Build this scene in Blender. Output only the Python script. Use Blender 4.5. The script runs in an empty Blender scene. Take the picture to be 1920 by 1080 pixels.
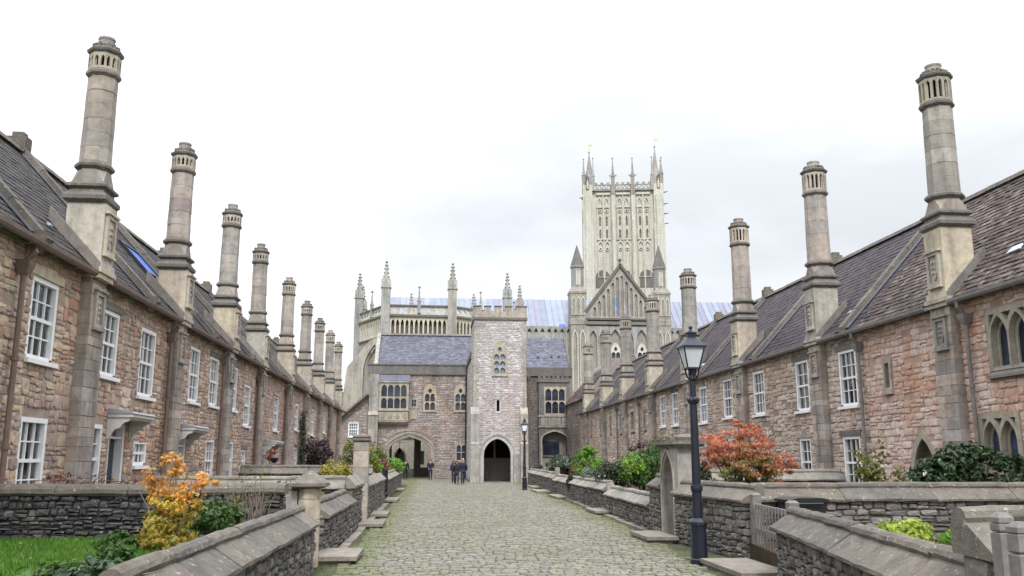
import bpy, bmesh, math, random
import numpy as np
from mathutils import Vector, Matrix, Euler
R = math.radians
SC = bpy.context.scene
COL = SC.collection

# ------------------------------------------------------------------ camera
CAM = (0.0, 0.0, 1.75)
PITCH, YAW, FPX = R(11.009), R(5.268), 1650.0
cd = bpy.data.cameras.new("camera"); cam = bpy.data.objects.new("camera", cd); COL.objects.link(cam)
cam.location = CAM; cam.rotation_euler = (R(90) + PITCH, 0, -YAW)
cd.sensor_width = 36; cd.lens = FPX / 1920 * 36; cd.clip_start = 0.1; cd.clip_end = 6000
SC.camera = cam

# ------------------------------------------------------------------ light
SUN_EL, SUN_AZ = R(48), R(180)       # azimuth measured clockwise from +Y
w = bpy.data.worlds.new("World"); SC.world = w; w.use_nodes = True
nt = w.node_tree; nt.nodes.clear()
def wn(t, **k):
    n = nt.nodes.new(t)
    for a, b in k.items(): setattr(n, a, b)
    return n
out = wn('ShaderNodeOutputWorld'); mixs = wn('ShaderNodeMixShader')
sky = wn('ShaderNodeTexSky'); sky.sky_type = 'NISHITA'; sky.sun_disc = False
sky.sun_elevation = SUN_EL; sky.sun_rotation = SUN_AZ; sky.air_density = 1.2; sky.dust_density = 3
bg1 = wn('ShaderNodeBackground'); bg1.inputs[1].default_value = 0.12
bg2 = wn('ShaderNodeBackground'); bg2.inputs[1].default_value = 1.36
tc = wn('ShaderNodeTexCoord'); mp = wn('ShaderNodeMapping'); mp.inputs['Scale'].default_value = (1, 1, 2.6)
nz = wn('ShaderNodeTexNoise'); nz.inputs['Scale'].default_value = 1.15; mp.inputs['Rotation'].default_value = (0, 0, R(-38)); nz.inputs['Detail'].default_value = 7; nz.inputs['Roughness'].default_value = .55
rp = wn('ShaderNodeValToRGB'); rp.color_ramp.elements[0].position = .38; rp.color_ramp.elements[1].position = .66
rp.color_ramp.elements[0].color = (.595, .61, .635, 1); rp.color_ramp.elements[1].color = (.99, 1.0, 1.06, 1)
L = nt.links.new
L(tc.outputs['Generated'], mp.inputs['Vector']); L(mp.outputs[0], nz.inputs['Vector']); L(nz.outputs['Fac'], rp.inputs[0])
gr = wn('ShaderNodeSeparateXYZ'); L(tc.outputs['Generated'], gr.inputs[0])
def wm(op, a, b):
    n = wn('ShaderNodeMath', operation=op)
    for i, v in enumerate((a, b)):
        if isinstance(v, (int, float)): n.inputs[i].default_value = v
        else: L(v, n.inputs[i])
    return n.outputs[0]
zz = wm('MAXIMUM', gr.outputs['Z'], 0.0)
lum = wm('ADD', wm('ADD', wm('MULTIPLY', zz, .30), .66), wm('MULTIPLY', wm('MULTIPLY', zz, zz), 1.9))   # overcast: zenith about three times the horizon
L(lum, bg2.inputs[1])
L(rp.outputs[0], bg2.inputs[0]); L(sky.outputs[0], bg1.inputs[0])
L(bg1.outputs[0], mixs.inputs[1]); L(bg2.outputs[0], mixs.inputs[2]); mixs.inputs[0].default_value = .9
L(mixs.outputs[0], out.inputs[0])
sd = bpy.data.lights.new("sun", 'SUN'); sun = bpy.data.objects.new("sun", sd); COL.objects.link(sun)
sd.energy = 1.5; sd.angle = R(11); sd.color = (1, .97, .92)
sun.rotation_euler = (R(90) - SUN_EL, 0, R(180) - SUN_AZ + math.pi)
_d = Vector((math.sin(SUN_AZ) * math.cos(SUN_EL), math.cos(SUN_AZ) * math.cos(SUN_EL), math.sin(SUN_EL)))
sun.rotation_euler = (_d).to_track_quat('Z', 'Y').to_euler()
sun.location = (0, 0, 60)
SC.view_settings.view_transform = 'Standard'; SC.view_settings.look = 'None'
SC.view_settings.exposure = 0.75; SC.view_settings.gamma = 1; SC.view_settings.use_curve_mapping = False

# ------------------------------------------------------------------ materials
MATS = {}
def mat_nodes(name):
    m = bpy.data.materials.new(name); m.use_nodes = True
    t = m.node_tree; t.nodes.clear()
    o = t.nodes.new('ShaderNodeOutputMaterial'); p = t.nodes.new('ShaderNodeBsdfPrincipled')
    t.links.new(p.outputs[0], o.inputs[0]); MATS[name] = m
    return m, t, p
def N(t, typ, **k):
    n = t.nodes.new(typ)
    for a, b in k.items(): setattr(n, a, b)
    return n
def ramp(t, fac, stops, interp='LINEAR'):
    r = N(t, 'ShaderNodeValToRGB'); cr = r.color_ramp; cr.interpolation = interp
    while len(cr.elements) < len(stops): cr.elements.new(.5)
    for e, (p, c) in zip(cr.elements, stops):
        e.position = p; e.color = (*c, 1) if len(c) == 3 else c
    t.links.new(fac, r.inputs[0]); return r.outputs[0]
def noise(t, vec, scale, detail=4, rough=.6, vscale=None):
    if vscale:
        m = N(t, 'ShaderNodeMapping'); m.inputs['Scale'].default_value = vscale
        t.links.new(vec, m.inputs[0]); vec = m.outputs[0]
    n = N(t, 'ShaderNodeTexNoise'); n.inputs['Scale'].default_value = scale
    n.inputs['Detail'].default_value = detail; n.inputs['Roughness'].default_value = rough
    t.links.new(vec, n.inputs['Vector']); return n.outputs['Fac']
def mixc(t, fac, a, b, mode='MIX'):
    m = N(t, 'ShaderNodeMix', data_type='RGBA', blend_type=mode)
    for s, v in ((0, fac), (6, a), (7, b)):
        if hasattr(v, 'links') or hasattr(v, 'is_linked'): t.links.new(v, m.inputs[s])
        else: m.inputs[s].default_value = v if s == 0 else ((*v, 1) if len(v) == 3 else v)
    return m.outputs[2]
def island(t):
    g = N(t, 'ShaderNodeNewGeometry'); oi = N(t, 'ShaderNodeObjectInfo')
    a = N(t, 'ShaderNodeMath', operation='ADD'); f = N(t, 'ShaderNodeMath', operation='FRACT')
    t.links.new(g.outputs['Random Per Island'], a.inputs[0]); t.links.new(oi.outputs['Random'], a.inputs[1])
    t.links.new(a.outputs[0], f.inputs[0]); return f.outputs[0], g.outputs['Position']
def bump(t, p, h, strength, dist=.02):
    b = N(t, 'ShaderNodeBump'); b.inputs['Strength'].default_value = strength; b.inputs['Distance'].default_value = dist
    t.links.new(h, b.inputs['Height']); t.links.new(b.outputs[0], p.inputs['Normal'])

def stone_mat(name, palette, stain=.55, stain_col=(.07, .065, .06), streak=.0, lichen=0., fine=9., rough=.9,
              bs=.6, red=None, redamt=.5, moss=0., smooth_pal=False, clumps=1., desat=0.):
    """pieces of stone: one colour per piece out of the palette, grain, weather stains, streaks, lichen"""
    m, t, p = mat_nodes(name)
    isl, pos = island(t)
    palette = [tuple((sum(c) / 3) * desat * k + q * (1 - desat) for q, k in zip(c, (1.0, .975, 1.0))) for c in palette]
    n = len(palette)
    col = ramp(t, isl, [(i / n if not smooth_pal else i / max(1, n - 1), c) for i, c in enumerate(palette)], 'LINEAR' if smooth_pal else 'CONSTANT')
    f = noise(t, pos, fine, 6, .7)
    col = mixc(t, 1, col, ramp(t, f, [(.25, (.62, .60, .58)), (.5, (1, 1, 1)), (.78, (1.32, 1.3, 1.27))]), 'MULTIPLY')
    if red:
        rn = noise(t, pos, .42, 4, .65)
        rf = ramp(t, rn, [(.50, (0, 0, 0)), (.63, (redamt,) * 3)])
        col = mixc(t, rf, col, red)
    if stain:
        s = noise(t, pos, .55 * clumps, 7, .68)
        sf = ramp(t, s, [(.46, (0, 0, 0)), (.72, (stain,) * 3)])
        col = mixc(t, sf, col, stain_col)
    if streak:
        s = noise(t, pos, 1.0, 5, .7, (2.6, 2.6, .22))
        sf = ramp(t, s, [(.47, (0, 0, 0)), (.66, (streak,) * 3)])
        col = mixc(t, sf, col, stain_col)
    if lichen:
        s = noise(t, pos, 17, 3, .6)
        sf = ramp(t, s, [(.62, (0, 0, 0)), (.70, (lichen,) * 3)])
        col = mixc(t, sf, col, (.52, .50, .43))
    if moss:
        s = noise(t, pos, 1.9, 6, .7)
        sf = ramp(t, s, [(.52, (0, 0, 0)), (.70, (moss,) * 3)])
        col = mixc(t, sf, col, (.075, .10, .03))
    t.links.new(col, p.inputs['Base Color']); p.inputs['Roughness'].default_value = rough
    p.inputs['Specular IOR Level'].default_value = .25
    h = noise(t, pos, 26, 6, .72); bump(t, p, h, bs, .025)
    return m
def ashlar_mat(name, base, var=.12, stain=.6, streak=.5, lichen=.3, bs=.35, cream=None, grid=None):
    pal = []
    rr = random.Random(name)
    for i in range(9):
        k = 1 + rr.uniform(-var, var); wv = rr.uniform(-.06, .06)
        pal.append((base[0] * k * (1 + wv), base[1] * k, base[2] * k * (1 - wv)))
    if cream: pal += [cream, cream]
    m = stone_mat(name, pal, stain, (.085, .08, .078), streak, lichen, 5, .88, bs, desat=.22)
    return m
def plain_mat(name, col, rough=.6, metal=0., spec=.5, var=.12, nscale=6, bs=0., isl=0.):
    m, t, p = mat_nodes(name)
    i, pos = island(t)
    f = noise(t, pos, nscale, 5, .65)
    c = mixc(t, 1, col, ramp(t, f, [(.25, (1 - var,) * 3), (.75, (1 + var,) * 3)]), 'MULTIPLY')
    if isl: c = mixc(t, 1, c, ramp(t, i, [(0, (1 - isl,) * 3), (1, (1 + isl,) * 3)]), 'MULTIPLY')
    t.links.new(c, p.inputs['Base Color']); p.inputs['Roughness'].default_value = rough
    p.inputs['Metallic'].default_value = metal; p.inputs['Specular IOR Level'].default_value = spec
    if bs: bump(t, p, noise(t, pos, nscale * 4, 5, .7), bs, .02)
    return m
def leaf_mat(name, palette, trans=.3, rough=.55):
    m, t, p = mat_nodes(name)
    i, pos = island(t)
    n = len(palette)
    c = ramp(t, i, [(k / max(1, n - 1), q) for k, q in enumerate(palette)])
    f = noise(t, pos, 3.0, 3, .6)
    c = mixc(t, 1, c, ramp(t, f, [(.3, (.7,) * 3), (.7, (1.25,) * 3)]), 'MULTIPLY')
    t.links.new(c, p.inputs['Base Color']); p.inputs['Roughness'].default_value = rough
    tr = N(t, 'ShaderNodeBsdfTranslucent'); ms = N(t, 'ShaderNodeMixShader'); ms.inputs[0].default_value = trans
    t.links.new(c, tr.inputs[0]); t.links.new(p.outputs[0], ms.inputs[1]); t.links.new(tr.outputs[0], ms.inputs[2])
    o = [q for q in t.nodes if q.type == 'OUTPUT_MATERIAL'][0]; t.links.new(ms.outputs[0], o.inputs[0])
    return m
def glass_mat(name, col, rough=.08, spec=.6, var=.5, nscale=1.3):
    m, t, p = mat_nodes(name)
    i, pos = island(t)
    f = noise(t, pos, nscale, 2, .5)
    c = mixc(t, 1, col, ramp(t, f, [(.3, (1 - var,) * 3), (.7, (1 + var,) * 3)]), 'MULTIPLY')
    c = mixc(t, 1, c, ramp(t, i, [(0, (.55,) * 3), (1, (1.5,) * 3)]), 'MULTIPLY')
    t.links.new(c, p.inputs['Base Color']); p.inputs['Roughness'].default_value = rough
    p.inputs['Specular IOR Level'].default_value = spec
    return m

stone_mat('rubble_left', [(0.565, 0.421, 0.307), (0.475, 0.346, 0.265), (0.633, 0.497, 0.366), (0.508, 0.378, 0.307), (0.418, 0.324, 0.265), (0.610, 0.454, 0.297), (0.531, 0.410, 0.339),
                          (0.486, 0.281, 0.201), (0.576, 0.464, 0.371), (0.429, 0.346, 0.297), (0.678, 0.551, 0.413), (0.520, 0.367, 0.276), (0.384, 0.302, 0.260)], stain=.32, stain_col=(.13, .11, .095), streak=.12, red=(.42, .21, .14), redamt=.45, desat=.12)
stone_mat('rubble_left_far', [(0.549, 0.418, 0.339), (0.470, 0.352, 0.294), (0.616, 0.484, 0.395), (0.504, 0.385, 0.328), (0.448, 0.352, 0.316), (0.582, 0.462, 0.350), (0.504, 0.330, 0.266)],
          stain=.36, stain_col=(.15, .125, .11), streak=.12, red=(.45, .26, .19), redamt=.5, desat=.10)
stone_mat('rubble_right', [(0.627, 0.522, 0.424), (0.538, 0.451, 0.379), (0.706, 0.605, 0.497), (0.582, 0.473, 0.390), (0.650, 0.539, 0.418), (0.504, 0.429, 0.379), (0.616, 0.473, 0.384), (0.437, 0.369, 0.328), (0.672, 0.572, 0.486)],
          stain=.5, stain_col=(.13, .115, .10), streak=.18, red=(.50, .27, .17), redamt=.4, desat=.05)
stone_mat('rubble_pink', [(0.648, 0.509, 0.432), (0.594, 0.445, 0.367), (0.691, 0.572, 0.497), (0.616, 0.424, 0.335), (0.670, 0.541, 0.454), (0.562, 0.435, 0.367), (0.713, 0.594, 0.518)],
          stain=.32, stain_col=(.2, .16, .14), streak=.12, red=(.56, .25, .13), redamt=.6, desat=.08)
plain_mat('mortar_left', (.37, .30, .25), .95, 0, .1, .35, 3, .5)
plain_mat('mortar_right', (.28, .24, .205), .95, 0, .1, .35, 3, .5)
plain_mat('mortar_pink', (.41, .30, .24), .95, 0, .1, .3, 3, .5)
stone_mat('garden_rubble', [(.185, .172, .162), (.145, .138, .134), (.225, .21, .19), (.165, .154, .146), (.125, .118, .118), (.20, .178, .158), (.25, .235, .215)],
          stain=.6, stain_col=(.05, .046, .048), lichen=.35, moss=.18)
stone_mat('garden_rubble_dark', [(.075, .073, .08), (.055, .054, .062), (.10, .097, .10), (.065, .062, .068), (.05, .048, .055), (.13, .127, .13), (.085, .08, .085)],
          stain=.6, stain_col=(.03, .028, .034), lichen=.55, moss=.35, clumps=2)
plain_mat('mortar_garden', (.075, .07, .064), .95, 0, .1, .4, 4, .6)
plain_mat('mortar_dark', (.035, .033, .038), .95, 0, .1, .4, 4, .6)
ashlar_mat('coping', (.18, .16, .13), .22, .5, .3, .7, 1.0)
ashlar_mat('coping_moss', (.15, .135, .115), .25, .6, .3, .5, 1.0)
ashlar_mat('coping_pale', (.27, .245, .20), .16, .45, .25, .6, .9)
ashlar_mat('ashlar', (.47, .42, .335), .12, .45, .34, .12, .4, cream=(.54, .47, .33))
ashlar_mat('ashlar_dark', (.20, .18, .16), .3, .6, .5, .15, .4)
ashlar_mat('ashlar_grey', (.37, .33, .28), .2, .5, .42, .2, .45)
ashlar_mat('buttress_stone', (.40, .345, .29), .28, .60, .60, .15, .6)
ashlar_mat('shaft_stone', (.36, .315, .265), .12, .45, .42, .18, .4, cream=(.39, .345, .30))
ashlar_mat('shaft_banded', (.38, .33, .29), .14, .45, .40, .18, .4, cream=(.32, .245, .235))
ashlar_mat('moulding', (.19, .17, .145), .2, .6, .3, .45, .6)
ashlar_mat('cathedral_cream', (.58, .545, .455), .05, .2, .22, 0, .2)  # lighter stone, weaker stains: haze over the far tower put into the colour
ashlar_mat('cathedral_grey', (.37, .355, .33), .12, .45, .5, 0, .3)
ashlar_mat('hall_dress', (.39, .36, .31), .12, .5, .45, .1, .4)
ashlar_mat('hall_cream', (.44, .39, .285), .1, .35, .3, 0, .3)
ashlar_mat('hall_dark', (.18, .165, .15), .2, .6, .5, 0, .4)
stone_mat('hall_rubble', [(0.473, 0.403, 0.371), (0.407, 0.358, 0.342), (0.517, 0.448, 0.406), (0.440, 0.347, 0.302), (0.374, 0.336, 0.336), (0.495, 0.448, 0.429), (0.396, 0.302, 0.267)],
          stain=.5, streak=.35, red=(.40, .25, .19), redamt=.45, desat=.25)
stone_mat('tower_rubble', [(.57, .535, .535), (.50, .465, .46), (.61, .585, .59), (.53, .475, .45), (.48, .46, .475), (.63, .61, .61), (.52, .43, .39)],
          stain=.35, streak=.3, stain_col=(.2, .19, .19), red=(.46, .31, .26), redamt=.4, desat=.25)
plain_mat('mortar_hall', (.27, .235, .22), .95, 0, .1, .3, 3)
plain_mat('mortar_tower', (.47, .445, .445), .95, 0, .1, .25, 3)
stone_mat('slate', [(.060, .055, .058), (.048, .045, .049), (.072, .065, .064), (.054, .050, .054), (.085, .075, .072), (.045, .042, .046)],
          stain=.45, stain_col=(.03, .03, .03), lichen=.2, moss=.10, rough=.75)
stone_mat('slate_purple', [(.060, .048, .058), (.052, .042, .052), (.072, .058, .066), (.048, .040, .052), (.080, .066, .068)],
          stain=.4, stain_col=(.035, .03, .036), lichen=.1, rough=.7)
stone_mat('slate_blue', [(.115, .125, .165), (.10, .11, .15), (.135, .145, .185), (.11, .115, .15), (.155, .16, .195), (.09, .095, .125)],
          stain=.45, stain_col=(.075, .06, .075), streak=.3, lichen=.1, rough=.7)
stone_mat('clay_tile', [(.115, .088, .078), (.088, .068, .062), (.155, .122, .106), (.125, .095, .083), (.20, .165, .142), (.078, .060, .056), (.10, .074, .065)],
          stain=.5, stain_col=(.045, .038, .036), lichen=.3, rough=.85, desat=.15)
plain_mat('roof_underlay', (.03, .027, .027), .95, 0, .1)
stone_mat('cobble', [(.21, .206, .165), (.19, .187, .153), (.235, .23, .182), (.20, .196, .163), (.178, .18, .152), (.22, .212, .168), (.205, .205, .188), (.185, .175, .148)],
          stain=.45, stain_col=(.105, .115, .05), fine=7, rough=.85, moss=.42, clumps=.6)
def edge_moss(name):
    m = MATS[name]; t = m.node_tree; p = [q for q in t.nodes if q.type == 'BSDF_PRINCIPLED'][0]
    src = p.inputs['Base Color'].links[0].from_socket; g = N(t, 'ShaderNodeNewGeometry'); x = N(t, 'ShaderNodeSeparateXYZ'); t.links.new(g.outputs['Position'], x.inputs[0])
    def M(op, a, b):
        n = N(t, 'ShaderNodeMath', operation=op)
        for i, v in enumerate((a, b)):
            if isinstance(v, (int, float)): n.inputs[i].default_value = v
            else: t.links.new(v, n.inputs[i])
        return n.outputs[0]
    c = M('ADD', M('MULTIPLY', x.outputs['Y'], .019), 1.45); d = M('ABSOLUTE', M('SUBTRACT', x.outputs['X'], c), 0)
    d = M('SUBTRACT', d, M('MULTIPLY', x.outputs['Y'], .019)); k = M('ADD', M('MULTIPLY', M('SUBTRACT', d, 1.75), .62), M('MULTIPLY', noise(t, g.outputs['Position'], 1.1, 5, .65), .9))
    f = ramp(t, k, [(.58, (0, 0, 0)), (1.0, (.62, .62, .62))]); t.links.new(mixc(t, f, src, (.115, .13, .045)), p.inputs['Base Color'])
edge_moss('cobble')
stone_mat('slab', [(.24, .215, .185), (.28, .25, .215)], stain=.5, lichen=.25, moss=.15)
plain_mat('white_paint', (.86, .86, .86), .45, 0, .4, .05)
plain_mat('hood_paint', (.58, .57, .53), .6, 0, .3, .15, 3)
plain_mat('white_frame', (.78, .78, .77), .5, 0, .4, .06)
plain_mat('black_paint', (.010, .012, .024), .38, 0, .5, .2)
plain_mat('navy_door', (.02, .03, .06), .4, 0, .5, .2)
plain_mat('brown_iron', (.17, .12, .10), .6, 0, .4, .25)
plain_mat('grey_iron', (.20, .185, .18), .6, 0, .4, .25)
plain_mat('lead', (.30, .33, .40), .5, 0, .5, .2, 2)
plain_mat('lead_dull', (.13, .135, .155), .6, 0, .4, .3, 2)
plain_mat('lead_roof', (.235, .27, .345), .5, 0, .4, .15, .6, 0, .12)
plain_mat('lead_roof_mauve', (.22, .225, .295), .5, 0, .4, .15, .6, 0, .12)
plain_mat('lead_bright', (.50, .60, .80), .35, 0, .5, .2, 2)
plain_mat('wood_grey', (.19, .18, .172), .8, 0, .3, .3, 9, .3)
plain_mat('wood_dark', (.06, .05, .042), .7, 0, .3, .3, 6)
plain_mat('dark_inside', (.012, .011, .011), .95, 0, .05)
plain_mat('bin_plastic', (.012, .013, .016), .35, 0, .5, .2)
plain_mat('terracotta', (.35, .14, .08), .8)
plain_mat('gold', (.6, .42, .12), .4, .8)
glass_mat('sash_glass', (.13, .15, .175), .06, .75)
glass_mat('leaded_glass', (.035, .045, .075), .15, .5)
glass_mat('stained_glass', (.16, .21, .27), .2, .6, .7, 6)
glass_mat('sky_blue_glass', (.06, .16, .58), .55, .15, .2)  # opaque blue: the skylight's sky reflection put into the glass colour
glass_mat('lamp_glass', (.62, .66, .70), .12, .6, .15)
def pane_mat():
    m, t, p = mat_nodes('clear_pane'); t.nodes.remove(p)
    tr = N(t, 'ShaderNodeBsdfTransparent'); tr.inputs[0].default_value = (.80, .86, .90, 1); gl = N(t, 'ShaderNodeBsdfGlossy'); gl.inputs['Roughness'].default_value = .04
    fr = N(t, 'ShaderNodeFresnel'); fr.inputs[0].default_value = 1.85; ms = N(t, 'ShaderNodeMixShader')
    L = t.links.new; L(fr.outputs[0], ms.inputs[0]); L(tr.outputs[0], ms.inputs[1]); L(gl.outputs[0], ms.inputs[2])
    o = [q for q in t.nodes if q.type == 'OUTPUT_MATERIAL'][0]; L(ms.outputs[0], o.inputs[0])
pane_mat()
plain_mat('curtain', (.80, .82, .86), .9, 0, .1, .1); plain_mat('curtain_blue', (.36, .44, .58), .9, 0, .1, .1); plain_mat('room', (.10, .09, .08), .95)
plain_mat('bark', (.09, .07, .055), .9, 0, .2, .3, 9, .4)
plain_mat('twig', (.19, .155, .135), .9, 0, .2, .3, 9)
plain_mat('earth', (.06, .045, .032), .95, 0, .1, .4, 5, .6)
plain_mat('skin', (.45, .27, .20), .5)
plain_mat('hair_dark', (.025, .016, .012), .6)
plain_mat('hair_grey', (.42, .40, .38), .7)
plain_mat('cloth_navy', (.012, .016, .045), .85); plain_mat('cloth_black', (.012, .012, .016), .85)
plain_mat('cloth_jeans', (.02, .03, .065), .85); plain_mat('cloth_white', (.6, .6, .6), .8); plain_mat('leather_red', (.12, .02, .02), .5)
leaf_mat('leaf_maple', [(.55, .20, .035), (.60, .30, .05), (.62, .23, .06), (.45, .33, .05), (.66, .34, .10), (.40, .16, .03)])
leaf_mat('leaf_maple_low', [(.30, .28, .04), (.42, .33, .05), (.22, .25, .04), (.44, .25, .045), (.16, .20, .035)])
leaf_mat('leaf_maple_mid', [(.56, .33, .045), (.50, .38, .05), (.58, .26, .05), (.40, .36, .05), (.60, .40, .07)])
leaf_mat('leaf_acer', [(.46, .12, .065), (.54, .19, .10), (.38, .09, .055), (.58, .27, .15), (.48, .20, .07)])
leaf_mat('leaf_acer_mid', [(.30, .15, .05), (.22, .17, .045), (.40, .15, .07), (.18, .16, .04)])
leaf_mat('leaf_acer_low', [(.17, .19, .035), (.22, .20, .04), (.12, .16, .035), (.28, .19, .045)])
leaf_mat('leaf_green', [(.035, .085, .015), (.05, .11, .02), (.07, .14, .03), (.03, .065, .015)])
leaf_mat('leaf_bright', [(.11, .25, .018), (.17, .36, .03), (.09, .21, .018), (.22, .42, .05)])
leaf_mat('leaf_lime', [(.30, .40, .04), (.38, .48, .06), (.24, .34, .035), (.42, .50, .10)])
leaf_mat('leaf_dark', [(.018, .04, .015), (.03, .06, .02), (.04, .075, .03), (.015, .03, .012)])
leaf_mat('leaf_laurel', [(.012, .035, .012), (.02, .05, .016), (.03, .065, .022), (.05, .09, .035)], .15, .3)
leaf_mat('leaf_grey', [(.17, .21, .16), (.22, .26, .21), (.13, .17, .13)])
leaf_mat('leaf_olive', [(.10, .12, .025), (.15, .16, .03), (.19, .19, .04), (.08, .10, .025)])
leaf_mat('leaf_yellow', [(.26, .27, .035), (.36, .31, .04), (.18, .22, .03), (.34, .20, .03)])
leaf_mat('leaf_purple', [(.03, .012, .02), (.045, .018, .026), (.022, .01, .018), (.06, .03, .035)])
leaf_mat('leaf_red', [(.25, .03, .05), (.18, .02, .04), (.35, .07, .07)])
leaf_mat('leaf_dead', [(.16, .07, .05), (.22, .11, .08), (.10, .05, .04)])
leaf_mat('petal_white', [(.6, .58, .5), (.7, .68, .6)])
leaf_mat('grass', [(.05, .155, .01), (.07, .19, .014), (.11, .23, .025), (.035, .11, .008), (.13, .17, .03)], .3)
leaf_mat('moss_grass', [(.09, .15, .02), (.12, .19, .03), (.07, .11, .02)], .3)

def ground_mat():
    m, t, p = mat_nodes('grass_ground'); i, pos = island(t)
    c = ramp(t, noise(t, pos, .3, 6), [(.3, (.05, .08, .02)), (.7, (.09, .12, .04))])
    t.links.new(c, p.inputs['Base Color']); p.inputs['Roughness'].default_value = .95
    m, t, p = mat_nodes('road_bed'); i, pos = island(t)
    c = ramp(t, noise(t, pos, 1.6, 6), [(.35, (.035, .035, .026)), (.55, (.055, .066, .026)), (.75, (.085, .11, .03))])
    t.links.new(c, p.inputs['Base Color']); p.inputs['Roughness'].default_value = .95
    m, t, p = mat_nodes('lawn_soil'); i, pos = island(t)
    c = ramp(t, noise(t, pos, 2.5, 6), [(.3, (.035, .11, .008)), (.7, (.07, .18, .012))])
    t.links.new(c, p.inputs['Base Color']); p.inputs['Roughness'].default_value = .95
ground_mat()

# ------------------------------------------------------------------ object helpers
def thing(name, label, cat, loc=(0, 0, 0), group=None):
    o = bpy.data.objects.new(name, None); COL.objects.link(o); o.location = loc
    o.empty_display_size = .2
    o['label'] = label; o['category'] = cat
    if group: o['group'] = group
    return o
def tag(o, label, cat, group=None):
    o['label'] = label; o['category'] = cat
    if group: o['group'] = group
    return o
def wloc(o):
    v = Vector((0, 0, 0))
    while o: v += Vector(o.location); o = o.parent
    return v
def inst(name, me, parent=None, loc=(0, 0, 0), rot=(0, 0, 0), scale=(1, 1, 1), label=None):
    """object from shared mesh data; loc is a world position"""
    o = bpy.data.objects.new(name, me); COL.objects.link(o)
    if parent is not None:
        o.parent = parent; loc = Vector(loc) - wloc(parent)
    o.location = loc; o.rotation_euler = rot; o.scale = scale
    if label: o['label'] = label
    return o

class Fr:
    """a local frame: u along a wall, v up it, w out of it"""
    def __init__(s, O, U, V=(0, 0, 1)):
        s.O = Vector(O); s.U = Vector(U).normalized(); s.V = Vector(V).normalized(); s.N = s.U.cross(s.V).normalized()
        s.M = np.array([s.U, s.V, s.N])
    def p(s, u, v, w=0): return s.O + s.U * u + s.V * v + s.N * w
WORLD = Fr((0, 0, 0), (1, 0, 0), (0, 1, 0))

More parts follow.
